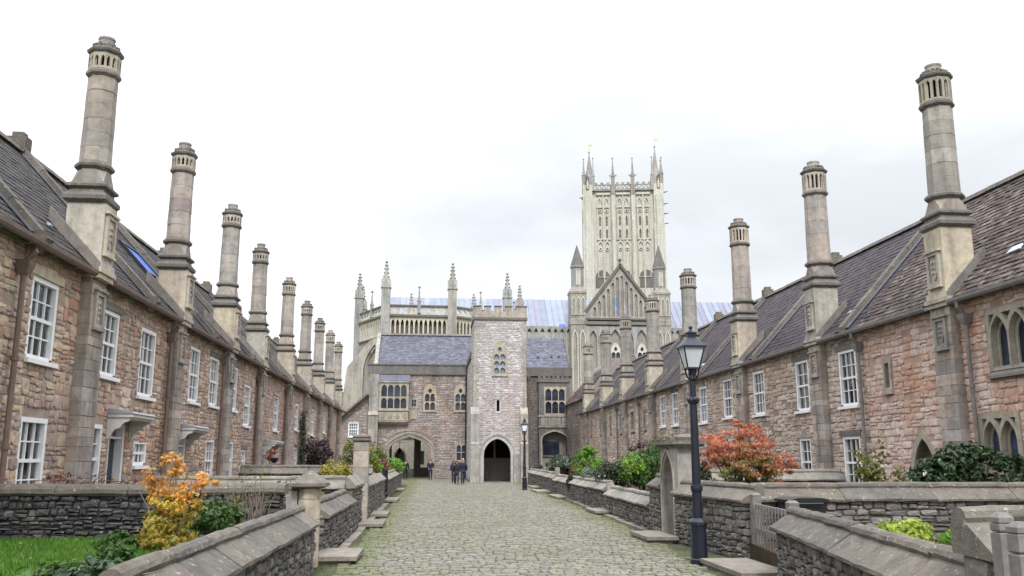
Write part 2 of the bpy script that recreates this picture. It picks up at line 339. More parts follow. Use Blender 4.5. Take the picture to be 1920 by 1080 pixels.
class MB:
    def __init__(s): s.v = []; s.f = []
    def add(s, vs, fs):
        b = len(s.v); s.v += [tuple(q) for q in vs]; s.f += [tuple(b + i for i in f) for f in fs]
        return s
    def fbox(s, F, u0, u1, v0, v1, w0, w1):
        P = [F.p(u, v, q) for q in (w0, w1) for (u, v) in ((u0, v0), (u1, v0), (u1, v1), (u0, v1))]
        return s.add(P, [(3, 2, 1, 0), (4, 5, 6, 7), (0, 1, 5, 4), (1, 2, 6, 5), (2, 3, 7, 6), (3, 0, 4, 7)])
    def box(s, x0, x1, y0, y1, z0, z1): return s.fbox(WORLD, x0, x1, y0, y1, z0, z1)
    def prism(s, F, loop, w0, w1):
        n = len(loop)
        P = [F.p(u, v, w0) for u, v in loop] + [F.p(u, v, w1) for u, v in loop]
        return s.add(P, [tuple(range(n))[::-1], tuple(range(n, 2 * n))] + [(i, (i + 1) % n, n + (i + 1) % n, n + i) for i in range(n)])
    def extr(s, sec, A, B, ax, up=(0, 0, 1)):
        """section (a, z) swept from A to B; a runs along ax"""
        ax = Vector(ax); up = Vector(up); A = Vector(A); B = Vector(B); n = len(sec)
        P = [A + ax * a + up * z for a, z in sec] + [B + ax * a + up * z for a, z in sec]
        return s.add(P, [tuple(range(n))[::-1], tuple(range(n, 2 * n))] + [(i, (i + 1) % n, n + (i + 1) % n, n + i) for i in range(n)])
    def loft(s, sec, A, B, ax, n, r, j=.006):
        """like extr, in n lengths with worn, uneven edges"""
        ax = Vector(ax); A = Vector(A); B = Vector(B); k = len(sec); P = []
        for i in range(n + 1):
            o = A.lerp(B, i / n); e = .012 if i in (0, n) else 0
            for a, z in sec:
                P.append(o + ax * (a * (1 - e) + r.uniform(-j, j)) + Vector((0, 0, z - e * .6 + r.uniform(-j, j) * .8)))
        F = [tuple(range(k))[::-1], tuple(range(n * k, n * k + k))]
        for i in range(n):
            for q in range(k): F.append((i * k + q, i * k + (q + 1) % k, i * k + k + (q + 1) % k, i * k + k + q))
        return s.add(P, F)
    def lathe(s, c, prof, n=8, ph=None, cap=True, sq=None):
        """rings (r, z); r is the apothem when n is 4 or 8 so flats face the axes"""
        c = Vector(c); ph = math.pi / n if ph is None else ph; k = 1 / math.cos(math.pi / n) if n <= 8 else 1
        P = []; F = []
        for r, z in prof:
            for i in range(n):
                a = ph + 2 * math.pi * i / n
                P.append(c + Vector((r * k * math.cos(a), r * k * math.sin(a), z)))
        for j in range(len(prof) - 1):
            for i in range(n):
                q = j * n; i2 = (i + 1) % n
                F.append((q + i, q + i2, q + n + i2, q + n + i))
        if cap:
            F.append(tuple(range(n))[::-1]); e = (len(prof) - 1) * n; F.append(tuple(range(e, e + n)))
        return s.add(P, F)
    def tube(s, pts, rad, n=6):
        pts = [Vector(p) for p in pts]; P = []; F = []
        if not hasattr(rad, '__len__'): rad = [rad] * len(pts)
        for i, p in enumerate(pts):
            d = (pts[min(i + 1, len(pts) - 1)] - pts[max(i - 1, 0)]).normalized()
            a = d.cross(Vector((0, 0, 1)) if abs(d.z) < .95 else Vector((1, 0, 0))).normalized(); b = d.cross(a)
            for k in range(n):
                t = 2 * math.pi * k / n; P.append(p + (a * math.cos(t) + b * math.sin(t)) * rad[i])
        for i in range(len(pts) - 1):
            for k in range(n):
                k2 = (k + 1) % n; F.append((i * n + k, i * n + k2, i * n + n + k2, i * n + n + k))
        F.append(tuple(range(n))[::-1]); e = (len(pts) - 1) * n; F.append(tuple(range(e, e + n)))
        return s.add(P, F)
    def sphere(s, c, r, n=8, m=6, sc=(1, 1, 1)):
        c = Vector(c); prof = []
        P = []; F = []
        for j in range(1, m):
            th = math.pi * j / m
            for i in range(n):
                a = 2 * math.pi * i / n
                P.append(c + Vector((r * sc[0] * math.sin(th) * math.cos(a), r * sc[1] * math.sin(th) * math.sin(a), r * sc[2] * math.cos(th))))
        P += [c + Vector((0, 0, r * sc[2])), c - Vector((0, 0, r * sc[2]))]; T = len(P) - 2
        for j in range(m - 2):
            for i in range(n): F.append((j * n + i, (j + 1) * n + i, (j + 1) * n + (i + 1) % n, j * n + (i + 1) % n))
        for i in range(n):
            F.append((T, i, (i + 1) % n)); F.append((T + 1, (m - 2) * n + (i + 1) % n, (m - 2) * n + i))
        return s.add(P, F)
    def holed(s, F, outer, holes, w0, w1):
        """a slab in frame F between depths w0 and w1 with openings cut through it"""
        bm = bmesh.new(); loops = []
        for lp in [outer] + holes:
            vs = [bm.verts.new((u, v, 0)) for u, v in lp]
            for i in range(len(vs)): bm.edges.new((vs[i], vs[(i + 1) % len(vs)]))
        bmesh.ops.triangle_fill(bm, edges=bm.edges[:], use_beauty=True)
        bm.verts.index_update()
        uv = [(q.co.x, q.co.y) for q in bm.verts]; tris = [tuple(q.index for q in f.verts) for f in bm.faces]
        bm.free(); n = len(uv)
        P = [F.p(u, v, w0) for u, v in uv] + [F.p(u, v, w1) for u, v in uv]; fs = []
        for t in tris:
            a, b, c = (Vector((*uv[i], 0)) for i in t)
            if (b - a).cross(c - a).z < 0: t = t[::-1]
            fs.append(tuple(i + n for i in t)); fs.append(t[::-1])
        k = 0
        for lp in [outer] + holes:
            m = len(lp)
            for i in range(m): fs.append((k + i, k + (i + 1) % m, n + k + (i + 1) % m, n + k + i))
            k += m
        return s.add(P, fs)
    def mesh(s, name, mat, off=(0, 0, 0), smooth=False, fix=True):
        me = bpy.data.meshes.new(name)
        if off[0] or off[1] or off[2]:
            a = np.array(s.v) - np.array(off); me.from_pydata(a.tolist(), [], s.f)
        else: me.from_pydata(s.v, [], s.f)
        me.materials.append(MATS[mat])
        if fix:
            bm = bmesh.new(); bm.from_mesh(me); bmesh.ops.recalc_face_normals(bm, faces=bm.faces[:]); bm.to_mesh(me); bm.free()
        if smooth: me.shade_smooth()
        me.update(); return me
    def build(s, name, mat, parent=None, loc=None, label=None, smooth=False, kind=None, fix=True):
        off = Vector(loc) if loc is not None else (wloc(parent) if parent else Vector((0, 0, 0)))
        o = inst(name, s.mesh(name, mat, tuple(off), smooth, fix), parent, off)
        if label: o['label'] = label
        if kind: o['kind'] = kind
        return o

def rect(u0, u1, v0, v1): return [(u0, v0), (u1, v0), (u1, v1), (u0, v1)]
def arch(u0, u1, v0, vs, va, n=7):
    """opening outline: jambs from v0 to the springing vs, pointed head to va"""
    wd = u1 - u0; h = va - vs; uc = (u0 + u1) / 2; left = []
    if h >= wd / 2 * .98:
        Rr = (h * h + wd * wd / 4) / wd; e = math.acos(max(-1, min(1, (Rr - wd / 2) / Rr)))
        for i in range(n): a = e * i / n; left.append((u0 + Rr - Rr * math.cos(a), vs + Rr * math.sin(a)))
    else:
        for i in range(n):
            t = (i / n) ** 1.4; left.append((u0 + wd / 2 * t, vs + h * (.68 * math.sqrt(1 - (1 - t) ** 2) + .32 * t)))
    right = [(u0 + u1 - u, v) for u, v in left[::-1]]
    return [(u0, v0)] * (vs - v0 > 1e-4) + left + [(uc, va)] + right + [(u1, v0)] * (vs - v0 > 1e-4)
def inarch(u, v, A, m=0):
    u0, u1, v0, vs, va = A
    if not (u0 - m < u < u1 + m and v0 - m < v < va + m): return False
    if v < vs: return True
    uc = (u0 + u1) / 2; return abs(u - uc) / ((u1 - u0) / 2 + m) < math.sqrt(max(0, 1 - ((v - vs) / (va + m - vs)) ** 1.7))

# ------------------------------------------------------------------ pieces (stones, tiles, cobbles)
POOL = {}
def mk_pool(name, verts_fn, faces, K=14):
    r = random.Random(name); POOL[name] = ([np.array(verts_fn(r)) for _ in range(K)], faces)
def _stone(r, ch, inset, lo=.62, hi=.95, bulge=1.0, jit=.05):
    o = []
    for sx, sy in ((-1, -1), (1, -1), (1, 1), (-1, 1)):
        a, b = r.uniform(*ch), r.uniform(*ch)
        p = (sx * (.5 - a), sy * .5); q = (sx * .5, sy * (.5 - b))
        o += [p, q]
    c = sorted(o, key=lambda t: math.atan2(t[1], t[0]))
    c = [(x + r.uniform(-jit, jit), y + r.uniform(-jit, jit)) for x, y in c]
    V = [(x, y, 0) for x, y in c]
    V += [(x * inset, y * inset, r.uniform(lo, hi)) for x, y in c]
    V += [(r.uniform(-.1, .1), r.uniform(-.1, .1), bulge)]
    return V
F8 = [(i, (i + 1) % 8, 8 + (i + 1) % 8, 8 + i) for i in range(8)] + [(8 + i, 8 + (i + 1) % 8, 16) for i in range(8)]
mk_pool('rubble', lambda r: _stone(r, (.05, .26), .90, .55, .95, 1.0, .055), F8, 24)
mk_pool('cobble', lambda r: _stone(r, (.06, .20), .86, .78, .95, 1.0, .035), F8, 16)
mk_pool('block', lambda r: _stone(r, (.015, .04), .955, .88, 1.0, .97, .008), F8, 8)
def _tile(r):
    a = r.uniform(-.03, .03); b = r.uniform(.8, 1.05)
    return [(-.492, -.5 + a, b - .55), (.492, -.5 - a, b - .55), (.492, .62, -.05), (-.492, .62, -.05),
            (-.492, -.5 + a, b), (.492, -.5 - a, b * r.uniform(.92, 1.05)), (.492, .62, .3), (-.492, .62, .3)]
mk_pool('tile', _tile, [(0, 3, 2, 1), (4, 5, 6, 7), (0, 1, 5, 4), (1, 2, 6, 5), (3, 0, 4, 7), (2, 3, 7, 6)], 12)
_pm = {}
def pool_mesh(pool, k, mat, name):
    key = (pool, k, mat)
    if key not in _pm:
        vs, fs = POOL[pool]; me = bpy.data.meshes.new(name); me.from_pydata(vs[k].tolist(), [], fs); me.materials.append(MATS[mat]); _pm[key] = me
    return _pm[key]
_fw = Vector((math.sin(YAW) * math.cos(PITCH), math.cos(YAW) * math.cos(PITCH), math.sin(PITCH)))
_rt = Vector((math.cos(YAW), -math.sin(YAW), 0)); _up = _rt.cross(_fw)
def px_size(F, P, su, sv):
    """size in photo pixels of a piece, 0 when out of view; used only to choose which pieces become objects"""
    d = P - Vector(CAM); z = d.dot(_fw)
    if z < .5: return 0
    x = d.dot(_rt) / z * FPX; y = d.dot(_up) / z * FPX
    if abs(x) > 1000 or abs(y) > 580: return 0
    k = FPX / z
    a = math.hypot(F.U.dot(_rt), F.U.dot(_up)) * su * k; b = math.hypot(F.V.dot(_rt), F.V.dot(_up)) * sv * k
    cosn = abs(F.N.dot(d.normalized()))
    return math.sqrt(su * sv * cosn) * k
def place(parent, name, pool, F, cells, mat, depth, limit=300, minpx=9., seed=1, w0=0., rot=.0, groups=None):
    """cells (u0,u1,v0,v1): the pieces that show largest become objects, the rest one joined part"""
    r = random.Random(seed); vs, fs = POOL[pool]; K = len(vs); items = []
    for c in cells:
        u0, u1, v0, v1 = c[:4]
        P = F.p((u0 + u1) / 2, (v0 + v1) / 2, w0)
        items.append((px_size(F, P, u1 - u0, v1 - v0) if limit else 0, P, u1 - u0, v1 - v0, depth * r.uniform(.65, 1.25), r.randrange(K), r.uniform(-rot, rot)))
    items.sort(key=lambda q: -q[0])
    base = wloc(parent) if parent else Vector((0, 0, 0)); n = 0; V = []; FS = []; nb = 0
    for px, P, su, sv, sw, k, a in items:
        ca, sa = math.cos(a), math.sin(a)
        U = F.U * ca + F.V * sa; W = F.V * ca - F.U * sa
        if n < limit and px >= minpx:
            o = bpy.data.objects.new(name, pool_mesh(pool, k, mat, name)); COL.objects.link(o); o.parent = parent
            q = P - base; X = U * su; Y = W * sv; Z = F.N * sw
            o.matrix_basis = Matrix(((X.x, Y.x, Z.x, q.x), (X.y, Y.y, Z.y, q.y), (X.z, Y.z, Z.z, q.z), (0, 0, 0, 1)))
            n += 1
        else:
            M = np.array([U * su, W * sv, F.N * sw]); V.append(vs[k] @ M + np.array(P - base)); m = len(vs[k])
            FS += [tuple(nb + i for i in f) for f in fs]; nb += m
    if V:
        me = bpy.data.meshes.new(name); me.from_pydata(np.concatenate(V).tolist(), [], FS); me.materials.append(MATS[mat])
        o = bpy.data.objects.new(name, me); COL.objects.link(o); o.parent = parent
        o['kind'] = 'stuff'
def rubble(u0, u1, v0, v1, ch, ln, holes=(), seed=1, gap=.012, keep=None, split=.25, drop=.0):
    r = random.Random(seed); cells = []; v = v0
    while v < v1 - .04:
        h = min(r.uniform(*ch), v1 - v)
        if v1 - v - h < .05: h = v1 - v
        iv = [(u0, u1)]
        for (a, b, c, d) in holes:
            if c < v + h * .7 and d > v + h * .3:
                nv = []
                for (s, e) in iv:
                    if b <= s or a >= e: nv.append((s, e)); continue
                    if a - s > .05: nv.append((s, a))
                    if e - b > .05: nv.append((b, e))
                iv = nv
        for s, e in iv:
            u = s
            while u < e - .02:
                l = r.uniform(*ln)
                if e - u - l < ln[0] * .6: l = e - u
                l = min(l, e - u)
                hj = r.uniform(-.02, .02)
                if r.random() < drop: u += l; continue
                if h > ch[0] * 1.1 and r.random() < split and l > .14:
                    m = v + h * r.uniform(.38, .62)
                    cs = [(u, u + l, v, m), (u, u + l, m, v + h)]
                    if r.random() < .4 and l > .24:
                        q = u + l * r.uniform(.35, .65); cs = [(u, q, v, m), (q, u + l, v, m), (u, u + l, m, v + h)]
                else: cs = [(u, u + l, v, v + h)]
                for c in cs:
                    if keep and not keep((c[0] + c[1]) / 2, (c[2] + c[3]) / 2): continue
                    cells.append((c[0] + gap / 2, c[1] - gap / 2, c[2] + gap / 2 + hj, c[3] - gap / 2 + hj))
                u += l
        v += h
    return cells
def tiles(u0, u1, v0, v1, tw, tv, seed=1, keep=None):
    r = random.Random(seed); cells = []; row = 0; v = v0
    while v < v1 - .02:
        u = u0 - tw * (.5 if row % 2 else 0) * r.uniform(.8, 1.1)
        while u < u1 - .03:
            l = tw * r.uniform(.85, 1.15); a, b = max(u, u0), min(u + l, u1)
            if b - a > .04 and (not keep or keep((a + b) / 2, v + tv / 2)):
                cells.append((a, b, v + r.uniform(-.012, .012), v + tv))
            u += l
        v += tv; row += 1
    return cells

# ------------------------------------------------------------------ ground, road
XL, XR = -6.75, 12.0             # house fronts left and right of the close
def road_l(y): return -1.78
def road_r(y): return 3.95 + .105 * (y - 10) if y < 20 else 5.0 + (y - 20) * .040
def flat(name, mat, pts, z):
    o = MB().prism(Fr((0, 0, 0), (1, 0, 0), (0, 1, 0)), pts, z - .3, z).build(name, mat); o['kind'] = 'structure'; return o
flat('ground', 'grass_ground', [(-2500, -300), (2500, -300), (2500, 4000), (-2500, 4000)], -.12)
road = flat('road', 'road_bed', [(-1.9, 4), (4.6, 4), (5.8, 20), (8.6, 68.4), (8.6, 80.9), (-5, 80.9), (-5.0, 66), (-1.9, 62)], -.008)
cells = []; r = random.Random(5); y = 12.6
while y < 80.5:
    h = r.uniform(.19, .27); x = road_l(y) if y < 63 else -4.8; xr = road_r(y) + .05 if y < 63 else 8.4; row = []
    x += r.uniform(0, .12) + .28 * (y < 63)
    while x < xr - .12:
        l = r.uniform(.11, .24)
        if not (y > 68.2 and x + l > 3.2): row.append((x, x + l - .004, y + r.uniform(-.016, .016), y + h - .034 + r.uniform(-.016, .016)))
        x += l
    cells += row; y += h
place(road, 'cobble', 'cobble', Fr((0, 0, -.012), (1, 0, 0), (0, 1, 0)), cells, 'cobble', .042, 300, 5, 3, rot=.04)
flat('garden_ground', 'earth', [(-6.9, 4), (-2.1, 4), (-2.1, 66), (-6.9, 66)], .58)
flat('garden_ground', 'earth', [(6.3, 15.7), (12.1, 15.7), (12.1, 72), (8.6, 72), (8.2, 66), (6.3, 24)], .5)
flat('garden_ground', 'earth', [(4.2, 5), (12.1, 5), (12.1, 15.6), (5.6, 15.6)], .32)
flat('lawn', 'lawn_soil', [(-6.6, 6), (-2.3, 6), (-2.3, 13.9), (-6.6, 13.9)], .60)

# ------------------------------------------------------------------ windows and doors, built once per size
def fr_local(): return Fr((0, 0, 0), (1, 0, 0))          # u = x, v = z, out = -y
_wc = {}
def sash_meshes(wd, h, cols, rows):
    key = (round(wd, 2), round(h, 2), cols, rows)
    if key in _wc: return _wc[key]
    F = fr_local(); f = MB(); fw = .085; rec = -.13
    for a, b in ((-wd / 2, -wd / 2 + fw), (wd / 2 - fw, wd / 2)): f.fbox(F, a, b, .06, h - fw, rec, -.02)
    f.fbox(F, -wd / 2, wd / 2, h - fw, h, rec, -.015); f.fbox(F, -wd / 2 + fw, wd / 2 - fw, .0, .085, rec, -.035)
    i0, i1 = -wd / 2 + fw, wd / 2 - fw; v0, v1 = .085, h - fw; mid = (v0 + v1) / 2
    f.fbox(F, i0, i1, mid - .03, mid + .03, -.12, -.05)
    for c in range(1, cols):
        u = i0 + (i1 - i0) * c / cols; f.fbox(F, u - .012, u + .012, v0, mid - .03, -.115, -.07); f.fbox(F, u - .012, u + .012, mid + .03, v1, -.115, -.06)
    for k in range(1, rows):
        if k * 2 == rows: continue
        v = v0 + (v1 - v0) * k / rows
        for c in range(cols): f.fbox(F, i0 + (i1 - i0) * c / cols + .012, i0 + (i1 - i0) * (c + 1) / cols - .012, v - .012, v + .012, -.112, -.068)
    s = MB().fbox(F, -wd / 2 - .07, wd / 2 + .07, -.075, 0, -.2, .075)
    pw, ph = (i1 - i0) / cols, (v1 - v0) / rows
    p = MB().fbox(F, -pw / 2 + .013, pw / 2 - .013, -ph / 2 + .013, ph / 2 - .013, -.105, -.098)
    al = MB().fbox(F, i0, i1, v0, v1, -.105, -.098)
    _wc[key] = (f.mesh('window', 'white_paint'), s.mesh('sill', 'white_paint'), p.mesh('pane', 'clear_pane'), al.mesh('pane', 'sash_glass'),
                [(i0 + pw * (c + .5), v0 + ph * (k + .5)) for c in range(cols) for k in range(rows)])
    return _wc[key]
def sash(parent, P, rz, wd, h, cols=3, rows=4, near=True, rnd=random.Random(2)):
    f, s, p, al, cs = sash_meshes(wd, h, cols, rows)
    o = inst('window', f, parent, P, (0, 0, rz)); o2 = inst('sill', s, o); c = math.cos(rz); sn = math.sin(rz)
    o2.location = (0, 0, 0)
    if near:
        for u, v in cs:
            q = inst('pane', p, o); q.location = (u, 0, v); q.rotation_euler = (rnd.uniform(-.012, .012), 0, rnd.uniform(-.012, .012))
        k = rnd.choice((0, 1, 1, 2, 3)); key = ('cur', round(wd, 2), round(h, 2), k)
        if key not in _wc:
            m = MB()
            def sheet(a, b, v0, v1):
                n = max(6, int((b - a) / .035)); pts = [(a + (b - a) * i / n, .19 + .022 * math.sin(i * 1.9) + .01 * math.sin(i * .7)) for i in range(n + 1)]
                P = [(x, y, v0) for x, y in pts] + [(x, y, v1) for x, y in pts]; m.add(P, [(i, i + 1, n + 2 + i, n + 1 + i) for i in range(n)])
            if k == 0: sheet(-wd / 2, -wd * .24, .02, h); sheet(wd * .24, wd / 2, .02, h)
            elif k == 1: sheet(-wd / 2, wd / 2, .02, h * .55); sheet(-wd / 2, -wd * .22, h * .55, h); sheet(wd * .22, wd / 2, h * .55, h)
            elif k == 3: sheet(-wd / 2, -wd * .08, .02, h); sheet(wd * .15, wd / 2, .02, h); sheet(-wd * .08, wd * .15, h * .7, h)
            else: sheet(-wd / 2, -wd * .2, .02, h); sheet(wd * .2, wd / 2, .02, h); sheet(-wd * .2, wd * .2, h * .78, h)
            bx = MB().box(-wd / 2 - .1, wd / 2 + .1, 1.0, 1.05, -.2, h + .2).mesh('room_wall', 'room')
            _wc[key] = (m.mesh('curtain', 'curtain_blue' if k == 3 else 'curtain', fix=False), bx)
        q = inst('curtain', _wc[key][0], o); q.location = (0, 0, 0); q = inst('room_wall', _wc[key][1], o); q.location = (0, 0, 0)
    else:
        q = inst('pane', al, o); q.location = (0, 0, 0)
    return o
def tracery(parent, F, u0, u1, v0, vs, va, lights, rows=1, mat='hall_cream', glass='leaded_glass', margin=.14, frame_w=.06, depth=.22, mull=.07, sillproud=.06, head=True, name='window', near=False):
    """stone window with mullions and cusped light heads; a glass part behind it"""
    outer = arch(u0 - margin, u1 + margin, v0 - margin * .6, vs, va + margin) if va > vs + .02 else rect(u0 - margin, u1 + margin, v0 - margin * .6, va + margin)
    lw = (u1 - u0 - mull * (lights - 1)) / lights; holes = []; top = vs if va > vs + .02 else va - lw * .1
    for i in range(lights):
        a = u0 + i * (lw + mull)
        for k in range(rows):
            b0 = v0 + (top - v0) * k / rows + (mull / 2 if k else 0); b1 = v0 + (top - v0) * (k + 1) / rows - (mull / 2 if k < rows - 1 else 0)
            hh = lw * .62
            holes.append(arch(a, a + lw, b0, b1 - hh, b1, 5) if ((k == rows - 1 or rows > 1 and head) and lights > 1 or va > vs + .02) else rect(a, a + lw, b0, b1))
    if va > vs + .02 and lights == 2:
        c = (u0 + u1) / 2; q = (va - vs); rr = lw * .40
        holes.append([(c + rr * 1.0 * math.cos(t), vs + q * .34 + rr * 1.25 * math.sin(t)) for t in [2 * math.pi * i / 8 for i in range(8)]])
    o = MB().holed(F, outer, holes, -depth, .03).build(name, mat, parent)
    # sloping sill and a moulded outer rim
    MB().fbox(F, u0 - margin - .03, u1 + margin + .03, v0 - margin * .6 - .12, v0 - margin * .6 - .002, -depth, sillproud + .03).build('sill', mat, o)
    g = MB().holed(F, arch(u0 - .02, u1 + .02, v0 - .02, vs, va + .02) if va > vs + .02 else rect(u0 - .02, u1 + .02, v0 - .02, va + .02), [], -depth + .06, -depth + .09)
    g.build('pane', glass, o)
    return o

def gothic2(parent, F, u0, u1, v0, v1, mat):
    """square headed two light window with open Y tracery, deep splayed jambs and dark leaded lights"""
    uc = (u0 + u1) / 2; b = .055; lw = (u1 - u0 - 3 * b) / 2; vs = v0 + (v1 - v0) * .52; va = v1 - b * 1.2; hs = []
    for a in (u0 + b, uc + b / 2): hs.append(arch(a, a + lw, v0 + .02, vs, va - .04, 6))
    q = [(uc - .03, va - .03), (uc + .03, va - .03)]
    def spn(x0, x1, lo):                                 # small openings in the spandrels
        return [(x0, v1 - b), (x1, v1 - b), (x0 if lo else x1, v1 - b - (v1 - vs) * .42)]
    hs += [spn(u0 + b * .9, u0 + b + lw * .34, True), spn(u1 - b - lw * .34, u1 - b * .9, False), [(uc - lw * .30, v1 - b), (uc + lw * .30, v1 - b), (uc, v1 - b - (v1 - vs) * .36)]]
    o = MB().holed(F, rect(u0, u1, v0, v1), hs, -.12, .015).build('window', mat, parent)
    MB().holed(F, rect(u0 - .07, u1 + .07, v0 - .06, v1 + .07), [rect(u0 + .001, u1 - .001, v0 + .001, v1 - .001)], -.3, .012).build('surround', mat, o)
    MB().prism(Fr(F.p(u0 - .09, 0, 0), F.N), [(-.28, v0 + .05), (-.10, v0 + .0), (.10, v0 - .16), (.10, v0 - .22), (-.02, v0 - .22)], -(u1 - u0 + .18), 0).build('sill', 'coping_pale', o)
    for k, a in enumerate((u0 + b, uc + b / 2)):
        MB().holed(F, arch(a + lw * .04, a + lw * .96, v0 + .02, vs - .02, va - .14, 5), [], -.20, -.18).build('pane', 'leaded_glass', o)
        MB().holed(F, rect(a - .02, a + lw + .02, v0, v1 - .02), [arch(a + lw * .12, a + lw * .88, v0 + .03, vs - .02, va - .16, 5)], -.17, -.13).build('inner_jamb', mat, o)
    return o
# ------------------------------------------------------------------ chimneys
def chimney_set(key, zring, zlant, ztop, shaft_mat, seed, sk=1., bk=.88):
    """meshes of one chimney, local: x out of the wall, y along it, z absolute"""
    r = random.Random(seed); cx = -.12; hw = .41 * bk; S = {}
    m = MB()                                                        # base block with offsets
    def sq(x0, x1, y, z0, z1, m=m): m.box(x0, x1, -y, y, z0, z1)
    sq(-.56, .30, hw + .06, 5.22, 5.32); sq(-.56, .34, hw + .10, 5.322, 5.42); sq(-.56, .31, hw + .05, 5.422, 5.56)
    zb = zring - .78
    sq(cx - hw, .28, hw, 5.562, zb)
    S['base'] = m.mesh('base', 'ashlar')
    m = MB(); c = (cx, 0, 0)
    h2 = .415 * bk
    m.lathe(c, [(h2, zb + .002), (h2 + .085, zb + .07), (h2 + .085, zb + .15), (h2 + .0, zb + .24), (h2 - .02, zb + .30), (h2 + .05, zb + .34), (h2 + .05, zb + .39), (h2 - .03, zb + .44)], 4)
    S['moulding'] = m.mesh('moulding', 'moulding')
    m = MB()                                                        # broach: square below, octagon above
    a = h2 - .03; ro = min(.345 * sk, h2 - .03); z0, z1 = zb + .442, zring - .06
    k = math.tan(math.pi / 8) * ro
    low = [(-a, -a), (a, -a), (a, a), (-a, a)]; top = [(-k, -ro), (k, -ro), (ro, -k), (ro, k), (k, ro), (-k, ro), (-ro, k), (-ro, -k)]
    P = [(cx + x, y, z0) for x, y in low] + [(cx + x, y, z1) for x, y in top]
    m.add(P, [(3, 2, 1, 0), tuple(range(4, 12)), (0, 1, 5, 4), (1, 6, 5), (1, 2, 7, 6), (2, 8, 7), (2, 3, 9, 8), (3, 10, 9), (3, 0, 11, 10), (0, 4, 11)])
    S['broach'] = m.mesh('broach', 'shaft_stone')
    S['ring'] = MB().lathe(c, [(.345, zring - .06), (.415, zring - .0), (.415, zring + .05), (.35, zring + .12)], 8).mesh('ring', 'moulding')
    S['drums'] = []; z = zring + .121; nd = 6 if seed % 2 else 5; hz = (zlant - .06 - z) / nd
    for i in range(nd):
        t = i / nd; ra = .335 - .02 * t; rb = .335 - .02 * (t + 1 / nd)
        S['drums'].append(MB().lathe(c, [(ra - .004, z + .002), (ra, z + .008), (rb, z + hz - .008), (rb - .004, z + hz - .002)], 8).mesh('shaft_drum', shaft_mat)); z += hz
    S['collar'] = MB().lathe(c, [(.318, zlant - .06), (.375, zlant + .0), (.375, zlant + .05), (.34, zlant + .1)], 8).mesh('ring', 'moulding')
    m = MB(); ra = .345; zl0, zl1 = zlant + .10, ztop - .42; wd = 2 * ra * math.tan(math.pi / 8)
    for i in range(8):
        an = math.pi / 4 * i; nrm = Vector((math.cos(an), math.sin(an), 0)); U = Vector((-math.sin(an), math.cos(an), 0))
        F = Fr(Vector(c) + nrm * ra, U)
        sl = wd * .5; hs = []
        for uc in (-wd * .25, wd * .25): hs.append(arch(uc - .042, uc + .042, zl0 + .05, zl1 - .15, zl1 - .06, 3))
        m.holed(F, rect(-wd / 2 + .001, wd / 2 - .001, zl0, zl1), hs, -.085, 0)
    S['lantern'] = m.mesh('lantern', 'ashlar')
    S['core'] = MB().lathe(c, [(.17, zl0), (.17, zl1)], 8).mesh('flue', 'dark_inside')
    m = MB().lathe(c, [(.335, ztop - .42), (.385, ztop - .37), (.395, ztop - .32), (.33, ztop - .28), (.29, ztop - .26)], 8)
    for i in range(8):
        for j in (-1, 1):
            an = math.pi / 4 * i + j * .2
            F = Fr(Vector(c) + Vector((math.cos(an), math.sin(an), 0)) * .315, (-math.sin(an), math.cos(an), 0)); m.fbox(F, -.04, .04, ztop - .275, ztop - .19 + r.uniform(-.02, .02), -.07, 0)
    S['cap'] = m.mesh('cap', 'moulding')
    S['pot'] = MB().lathe(c, [(.20, ztop - .27), (.185, ztop - .06), (.20, ztop - .045), (.20, ztop), (.15, ztop), (.15, ztop - .05)], 10).mesh('chimney_pot', 'ashlar_grey')
    done = set()
    for k in ('ring', 'collar', 'lantern', 'core', 'cap', 'pot'):                 # the slimmer shafts of the left row
        for v in S[k].vertices: v.co.x = cx + (v.co.x - cx) * sk; v.co.y *= sk
    for d in S['drums']:
        for v in d.vertices: v.co.x = cx + (v.co.x - cx) * sk; v.co.y *= sk
    return S
def crest_mesh(z, seed, w_=.30, h_=.42):
    """carved armorial panel: frame, shield and relief"""
    F = Fr((0, 0, 0), (0, 1, 0)); m = MB(); r = random.Random(seed)
    m.holed(F, rect(-w_, w_, z - h_, z + h_), [rect(-w_ + .08, w_ - .08, z - h_ + .08, z + h_ - .08)], 0, .055)
    m.fbox(F, -w_ - .05, w_ + .05, z + h_ + .002, z + h_ + .05, 0, .09); m.fbox(F, -w_ - .03, w_ + .03, z - h_ - .05, z - h_ - .002, 0, .08)
    a = w_ - .12; b = h_ - .13
    m.prism(F, [(-a, z + b * .9), (a, z + b * .9), (a, z - b * .2), (a * .6, z - b * .7), (0, z - b), (-a * .6, z - b * .7), (-a, z - b * .2)], .002, .028)
    for i in range(3):
        m.prism(F, [(-a * .7, z + b * (.55 - i * .45)), (0, z + b * (.75 - i * .45)), (a * .7, z + b * (.55 - i * .45)), (a * .7, z + b * (.42 - i * .45)), (0, z + b * (.6 - i * .45)), (-a * .7, z + b * (.42 - i * .45))], .028, .05)
    for i in range(5): m.fbox(F, -a + i * a * .45, -a + i * a * .45 + .03, z + b * .92, z + b * 1.12, .002, .03)
    return m
CH = {'L': chimney_set('L', 7.50, 9.50, 10.36, 'shaft_stone', 1, .84, .80), 'L2': chimney_set('L2', 7.44, 9.44, 10.28, 'shaft_banded', 2, .84, .80), 'L3': chimney_set('L3', 7.46, 9.50, 10.30, 'ashlar_grey', 5, .84, .80), 'R1': chimney_set('R1', 7.85, 10.16, 11.25, 'ashlar_grey', 3),
      'R2': chimney_set('R2', 7.75, 10.05, 11.15, 'shaft_banded', 2), 'R3': chimney_set('R3', 7.45, 9.72, 10.66, 'ashlar_grey', 4)}
